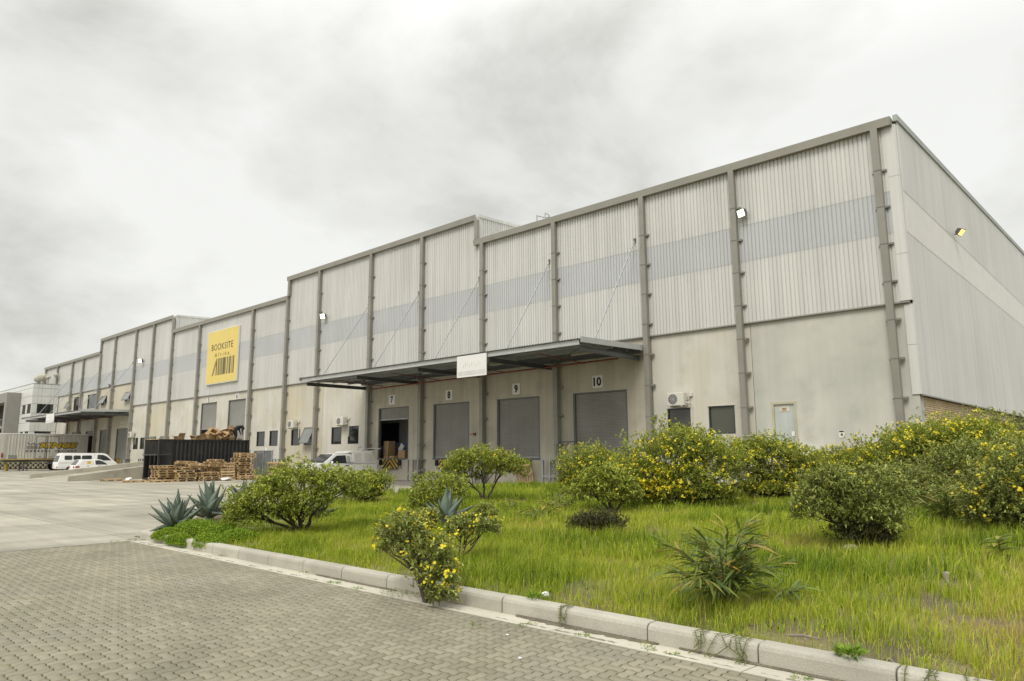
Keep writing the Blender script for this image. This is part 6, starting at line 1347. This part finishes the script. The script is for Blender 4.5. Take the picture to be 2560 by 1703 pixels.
def agave(base, size, n, label, seed, squeeze=1.0):
    rr = random.Random(seed); r_ = empty('agave', base, label=label, cat='agave', group='agaves in the planting bed', local=True)
    MB().lathe([(0.0, -0.05), (0.14*size, -0.05), (0.12*size, 0.08), (0.03, 0.3*size), (0, 0.32*size)], (0, 0, 0), 10).build('core', M_AGAVE, r_)
    for k in range(n):
        t = k/(n-1); az = k*2.39996+rr.uniform(-.2, .2); el = math.radians(84-70*t**1.15+rr.uniform(-7, 7))
        d = Vector((math.cos(az)*math.cos(el), math.sin(az)*math.cos(el), math.sin(el)))
        o = link(AGL[rr.choice((0, 0, 1, 3, 1)) if t < .75 else rr.choice((0, 2, 1))], 'leaf', None, r_)
        s_ = size*rr.uniform(.82, 1.08)*(1.0-0.12*t)
        zax = Vector((-d.x*d.z, -d.y*d.z, d.x*d.x+d.y*d.y)) if abs(d.z) < .999 else Vector((-math.cos(az), -math.sin(az), 0)); zax.normalize(); yax = zax.cross(d)
        Rm = Matrix(((d.x, yax.x, zax.x, 0), (d.y, yax.y, zax.y, 0), (d.z, yax.z, zax.z, 0), (0, 0, 0, 1)))
        o.matrix_local = Matrix.Translation((d.x*.05*size, d.y*.05*size, 0.02+.05*size)) @ Rm @ Matrix.Diagonal((s_, s_*(0.8+.2*(1-t)), s_, 1))
agave(at(440, 1330), .74, 24, 'blue grey agave standing at the tip of the bed above the bright green groundcover', 51)
agave(at(522, 1302), .90, 22, 'blue grey agave with tall upright leaves behind the groundcover', 52)
agave(at(612, 1290), .84, 20, 'blue grey agave half hidden by the olive green bush', 53)
agave(at(795, 1302), .60, 20, 'pale agave glimpsed under the branches of the olive green bush', 54)
agave(at(1117, 1333), .74, 18, 'small blue grey agave among the daisy shrubs in the grass', 55)

# --- grass: tufted blades, greener in clumps, dry and thin towards the kerb
def field(n):      # smooth pseudo noise on the ground
    pass
def vnoise(x, y_, s, seed=0):
    return (np.sin(x*s*1.3+seed*1.7+np.sin(y_*s*0.9+seed))*0.5+np.sin(y_*s*1.7+seed*2.3+np.sin(x*s*0.7-seed))*0.5)
PATH = np.array(BEDP); 
def in_poly_np(x, y_):
    c_ = np.zeros(len(x), bool); P = PATH
    for i in range(len(P)):
        x1, y1 = P[i]; x2, y2 = P[i-1]
        with np.errstate(divide='ignore', invalid='ignore'):
            t = ((y1 > y_) != (y2 > y_)) & (x < (x2-x1)*(y_-y1)/(y2-y1+1e-12)+x1); c_ ^= t
    return c_
def bedz_np(x, y_):
    r = 0.115+0.03*np.sin(x*0.9+1)*np.sin(y_*0.7)+0.02*np.sin(x*2.1+y_*1.3)
    r = r+0.10*np.clip((y_+22.5)/8, 0, 1); r = r+np.where(x > -7, 0.05*(x+7)*np.clip((y_+21)/9, 0, 1), 0)
    return r*np.clip((y_-KY+0.25)/0.8, 0.35, 1.0)
BARE = [(*at(2372, 1485)[:2], .30), (*at(2330, 1530)[:2], .22), (*at(2160, 1635)[:2], .20), (*at(1640, 1345)[:2], .55), (*at(1330, 1340)[:2], .35), (*at(2440, 1560)[:2], .18), (*at(1560, 1545)[:2], .14), (*at(1760, 1575)[:2], .12)]
def grass(n, x0, x1, y0, y1, hmin, hmax, wmin, wmax, seed, dry=0.0, dens=None, lean=0.35, tint0=0.0):
    rng = np.random.default_rng(seed)
    # seeds gather in tufts
    nt_ = n//9; tx = rng.uniform(x0, x1, nt_); ty = rng.uniform(y0, y1, nt_); ii = rng.integers(0, nt_, n)
    x = tx[ii]+rng.normal(0, .05, n); y_ = ty[ii]+rng.normal(0, .05, n)
    k = in_poly_np(x, y_) & (y_ > KY+0.15)
    d = (x-CAM.x)*FW.x+(y_-CAM.y)*FW.y; lat = (x-CAM.x)*RT.x+(y_-CAM.y)*RT.y
    k &= (d > 2) & (np.abs(lat) < 0.80*d+1.2)
    patch = vnoise(x, y_, 1.1, 3)+0.6*vnoise(x, y_, 2.7, 5)
    kd = np.clip((y_-KY-0.12)/1.5, 0, 1)          # 0 at the kerb
    bare = (vnoise(x, y_, 1.9, 8)+0.5*vnoise(x, y_, 4.1, 2) > 0.50+0.45*kd-0.35*np.clip((x+3.4)/3.0, 0, 1)) & (rng.random(n) < 0.75)
    rightdry = np.clip((x+3.4)/3.0, 0, 1)*np.clip((-y_-17)/4, 0, 1)
    thin = rng.random(n) < rightdry*0.35
    k &= ~bare & ~thin
    for (bx, by, br_) in BARE: k &= ~((((x-bx)/br_)**2+((y_-by)/(br_*.8))**2+0.35*vnoise(x, y_, 9.0, 4) < 1.0) & (rng.random(n) < 0.9))
    x, y_, patch, kd, rightdry = x[k], y_[k], patch[k], kd[k], rightdry[k]; n = len(x); tt = (np.abs(np.sin(tx[ii][k]*37.7+ty[ii][k]*91.3)))
    h = rng.uniform(hmin, hmax, n)*(0.75+0.28*np.clip(patch, -1, 1))*(0.55+0.45*kd)*(0.7+0.6*tt); w = rng.uniform(wmin, wmax, n)
    az = rng.uniform(0, 2*math.pi, n); ln = np.abs(rng.normal(0, lean, n))+0.05
    dx_, dy_ = np.cos(az)*ln+0.10, np.sin(az)*ln-0.05
    z0 = bedz_np(x, y_)-0.01; sa = az+math.pi/2+rng.normal(0, .5, n); sx, sy = np.cos(sa)*w/2, np.sin(sa)*w/2
    b = np.stack([x, y_, z0], 1); s_ = np.stack([sx, sy, np.zeros(n)], 1)
    m1 = b+np.stack([dx_*h*.30, dy_*h*.30, h*.55], 1); tp = b+np.stack([dx_*h*1.0, dy_*h*1.0, h*(1-0.35*ln)], 1)
    V = np.stack([b-s_, b+s_, m1-s_*.8, m1+s_*.8, tp], 1).reshape(-1, 3); kk = np.arange(n)[:, None]*5
    T = np.concatenate([kk+np.array([[0, 1, 3]]), kk+np.array([[0, 3, 2]]), kk+np.array([[2, 3, 4]])], 0)
    big = vnoise(x, y_, 0.45, 12)
    base_t = np.clip(0.40-0.20*patch+0.10*big+0.18*rng.normal(0, 1, n)+0.16*rightdry+dry+0.20*(1-kd)*rng.random(n)+0.28*rightdry*rng.random(n)+0.35*(rng.random(n) > 0.93)+tint0, 0, 1)
    tn = np.repeat(base_t, 5).reshape(n, 5); tn[:, 4] += 0.08; tn[:, :2] -= 0.03
    return V, T, np.clip(tn.reshape(-1), 0, 1)
G = [grass(9000, -14, 3, -23.4, -16, .05, .12, .012, .022, 71, -0.12, lean=.8), grass(105000, -13.5, 2.5, -23.5, -20.0, .12, .27, .0035, .0075, 61), grass(120000, -19, 6, -20.4, -14.5, .14, .30, .006, .011, 62), grass(90000, -23, 10, -15, -6, .16, .32, .010, .018, 63, -0.03), grass(30000, -23, 12, -7, 3, .16, .34, .014, .026, 64, -0.03),
     grass(16000, -16.2, -9.5, -23.5, -20.0, .10, .20, .006, .010, 67, -0.18), grass(5000, -5, 2.5, -23.47, -22.6, .05, .11, .004, .008, 66, .30, lean=1.0),
     grass(9000, -12, 4, -23.0, -15, .28, .40, .003, .005, 68, .34)]
Vs, Ts, Tn = [], [], []; off_ = 0
for V, T, t_ in G: Vs.append(V); Ts.append(T+off_); off_ += len(V); Tn.append(t_)
o = link(np_mesh('grass', np.concatenate(Vs), np.concatenate(Ts), np.concatenate(Tn)), 'grass', M_GRASS); tag(o, 'long yellow green grass covering the planting bed', 'grass', kind='stuff')
# bright ferny groundcover at the tip of the bed, hanging over the kerb
rng = np.random.default_rng(77); n = 42000
cv_ = []
for (px, py, a, b, h) in ((425, 1338, .40, .34, .20), (490, 1336, .60, .46, .30), (555, 1342, .55, .46, .28), (450, 1348, .45, .22, .20), (525, 1356, .55, .24, .22), (600, 1350, .45, .36, .22)):
    c_ = at(px, py); m_ = n//6; u = unit(rng.normal(0, 1, (m_, 3))); u[:, 2] = np.abs(u[:, 2]); r_ = rng.random(m_)**.25
    cv_.append(np.array([c_.x, c_.y, c_.z-.02])+u*np.array([a, b, h])*r_[:, None])
P = np.concatenate(cv_); P = P[P[:, 1] > KY-0.10]; P[:, 2] = np.where(P[:, 1] < KY+.1, np.minimum(P[:, 2], .20), P[:, 2]); n = len(P)
D = unit(rng.normal(0, 1, (n, 3))+np.array([0, -.2, .7])); L = rng.uniform(.02, .05, n)
V, T, tn = leaves(P, D, L, L*.45, rng.uniform(0, .3, n), np.clip(rng.normal(.55, .22, n), 0, 1), rng)
gc = link(np_mesh('groundcover', V, T, tn), 'groundcover', mat('groundcover_leaf', (.1, .2, .01), .6, var=0, fine=0, transl=.3, tint=((0.0, (0.055, 0.115, 0.008)), (1.0, (0.36, 0.46, 0.03)), (.4, (0.17, 0.29, 0.012))))); tag(gc, 'bright green ferny groundcover at the tip of the bed', 'groundcover', kind='stuff')
# grass bank behind the retaining wall
n = 9000; x = rng.uniform(-116, -110.7, n); yv = rng.uniform(-13, -3.3, n); h = rng.uniform(.15, .35, n); z0 = 0.80+(-110.7-x)*.12
MB().add([(-110.7, -13.5, .78), (-110.7, -3.25, .78), (-117, -3.25, 1.4), (-117, -13.5, 1.4)], [(0, 1, 2, 3)]).build('bank', M_BED)['kind'] = 'structure'
b = np.stack([x, yv, z0-.03], 1); s_ = np.tile(np.array([[.015, .03, 0]]), (n, 1)); tp = b+np.stack([rng.normal(0, .1, n), rng.normal(0, .1, n), h], 1)
V = np.stack([b-s_, b+s_, tp], 1).reshape(-1, 3); T = np.arange(3*n).reshape(-1, 3)
tag(link(np_mesh('bank_grass', V, T, np.repeat(rng.uniform(.05, .4, n), 3)), 'bank_grass', M_GRASS), 'green grass on the bank behind the block retaining wall', 'grass', kind='stuff')
# --- weeds in the joints and over the kerb, litter, sticks
def weed(p_, r_, n, label, seed, flat=False, m_=None, L=.035):
    rg = np.random.default_rng(seed); o = empty('weed', p_, label=label, cat='weed', group='weeds along the kerb', local=True)
    a = rg.uniform(0, 2*math.pi, n); rr = r_*rg.random(n)**.6; P = np.stack([np.cos(a)*rr, np.sin(a)*rr*.7, np.full(n, .004)+(0 if flat else 1)*rg.random(n)*r_*.5], 1)
    D = unit(np.stack([np.cos(a), np.sin(a), rg.uniform(.1, .5 if flat else 1.6, n)], 1)+rg.normal(0, .3, (n, 3))); l_ = rg.uniform(.5, 1.2, n)*L
    V, T, tn = leaves(P, D, l_, l_*.28, rg.uniform(0, .2, n), np.clip(rg.normal(.35, .2, n), 0, 1), rg); f_ = link(np_mesh('leaves', V, T, tn), 'leaves', m_ or MATS['groundcover_leaf'], o); tag(f_, kind='stuff')
WD = [((285, 1360), .10, 40), ((330, 1350), .12, 60), ((350, 1342), .14, 90), ((455, 1365), .10, 50), ((505, 1372), .09, 40), ((560, 1390), .10, 50), ((760, 1437), .07, 30), ((835, 1458), .10, 60), ((893, 1472), .08, 40), ((1190, 1570), .07, 30), ((1330, 1560), .05, 25), ((1455, 1590), .07, 40), ((1620, 1625), .06, 40), ((1680, 1635), .05, 25), ((2000, 1695), .08, 40), ((1305, 1568), .04, 20)]
WN = ['at the yard joint', 'in the corner of the paving', 'at the start of the kerb', 'under the groundcover', 'on the channel below the groundcover', 'at the paving edge past the groundcover', 'at the first open kerb stretch', 'in a tuft at the paving edge', 'low in the paving joint', 'among the open pavers', 'on the pale channel', 'beside the washed silt', 'in the paving joint below the strap leaved shrub', 'next to the trailing succulent', 'at the lower end of the channel', 'sprouting singly from the channel']
for k, (((px, py), r_, n), nm) in enumerate(zip(WD, WN)):
    p = ground(px, py); weed((p.x, p.y, .0), r_, n, 'small green weed '+nm, 100+k, flat=k % 3 != 0)
weed((-6.9, KY-.12, .02), .34, 420, 'dark creeping weed mat at the kerb foot under the daisies', 130, flat=True, m_=M_LEAFG, L=.03)
weed((-1.93, KY+.10, .145), .10, 120, 'rosette of pointed green leaves sprouting on top of the kerb', 131, L=.075)
weed((-5.05, KY+.14, .15), .10, 120, 'tuft of creeping grass hanging over a kerb joint', 132, L=.05)
def trail(px, py, n, label, seed, spread=.28):
    rr = random.Random(seed); p = ground(px, py, .15); X = p.x; r_ = empty('trailing_plant', (X, KY, .15), label=label, cat='weed', local=True); q = MB(); Pp, Dd = [], []
    for k in range(n):
        x = rr.uniform(-spread, spread); pts = [Vector((x, .12, .012)), Vector((x+rr.uniform(-.03, .03), .0, .012)), Vector((x+rr.uniform(-.05, .05), -.025, -.06)), Vector((x+rr.uniform(-.08, .08), -.035, -rr.uniform(.09, .14))), ]
        if rr.random() < .5: pts.append(Vector((pts[-1].x+rr.uniform(-.08, .08), -.12, -.142)))
        q.tube(pts, .004, 4)
        for a, b in zip(pts[:-1], pts[1:]):
            for t in (0, .25, .5, .75): 
                for s_ in (-1, 1): Pp.append(a.lerp(b, t)); Dd.append((s_*1.0+rr.uniform(-.4, .4), -.5, rr.uniform(-.1, .9)))
    tag(q.build('stems', mat('green_stem', (0.14, 0.15, 0.04), 0.7), r_), kind='stuff'); rg = np.random.default_rng(seed); m = len(Pp)
    V, T, tn = leaves(np.array([tuple(v) for v in Pp]), unit(np.array(Dd)), rg.uniform(.02, .04, m), rg.uniform(.008, .013, m), np.zeros(m), np.clip(rg.normal(.3, .2, m), 0, 1), rg); tag(link(np_mesh('leaves', V, T, tn), 'leaves', M_LEAFG, r_), kind='stuff')
trail(1820, 1590, 9, 'trailing succulent weed hanging down the kerb below the strap leaved shrub', 141); trail(1400, 1525, 3, 'short trailing weed hanging at a kerb joint', 142, .08); trail(2330, 1690, 6, 'creeping runner weed lying along the kerb top at the frame edge'.replace(' at the frame edge', ' past the last joint'), 143, .3)
crumple('litter', at(1398, 1284), .10, m_bag, 'crumpled white litter in the grass by the feathery shrubs', 'litter', .7, 5)
crumple('litter', at(1348, 1497)+Vector((0, .1, .02)), .05, m_bag, 'small crumpled clear wrapper in the grass near the kerb', 'litter', .7, 6)
crumple('litter', at(2370, 1472)+Vector((0, 0, .03)), .04, MATS['kerb_concrete'], 'white scrap caught on the grey stump in the dry grass', 'litter', .8, 7)
for k, (px, py) in enumerate(((1268, 1590), (1148, 1446), (1300, 1648))): p = ground(px, py); crumple('litter', (p.x, p.y, 0.001), .018, m_bag, ('white paper scrap on the open pavers', 'pale stone chip at the kerb foot by the daisies', 'tiny white chip on the pavers below the scrap')[k], 'litter', .5, 8+k)
m_stump = mat('grey_wood', (0.22, 0.19, 0.155), .9, var=.2, scale=10)
p = at(2372, 1492); q = MB(); q.tube([p+Vector((-.02, .02, .16)), p+Vector((.0, 0, .08)), p+Vector((.05, -.03, -.01))], [.022, .028, .03], 7); tag(q.build('stump', m_stump), 'short grey dead stump standing in the bare patch of dry grass', 'stump')
for px, py, L, rz, lb in ((2010, 1603, .26, .2, 'flat grey stick lying along the kerb grass'), (2225, 1652, .12, -.7, 'short grey stick lying on the kerb top')):
    p = at(px, py); q = MB(); dv = Vector((math.cos(rz), math.sin(rz), 0))*L/2; q.tube([p-dv+Vector((0, 0, .05)), p+Vector((0, 0, .065)), p+dv+Vector((0, 0, .05))], [.008, .012, .006], 6); tag(q.build('stick', m_stump), lb, 'stick')
p = at(2130, 1398); crumple('stone', p, .11, M_KERB, 'pale half buried stone in the grass below the grey green bush', 'stone', .5, 21)
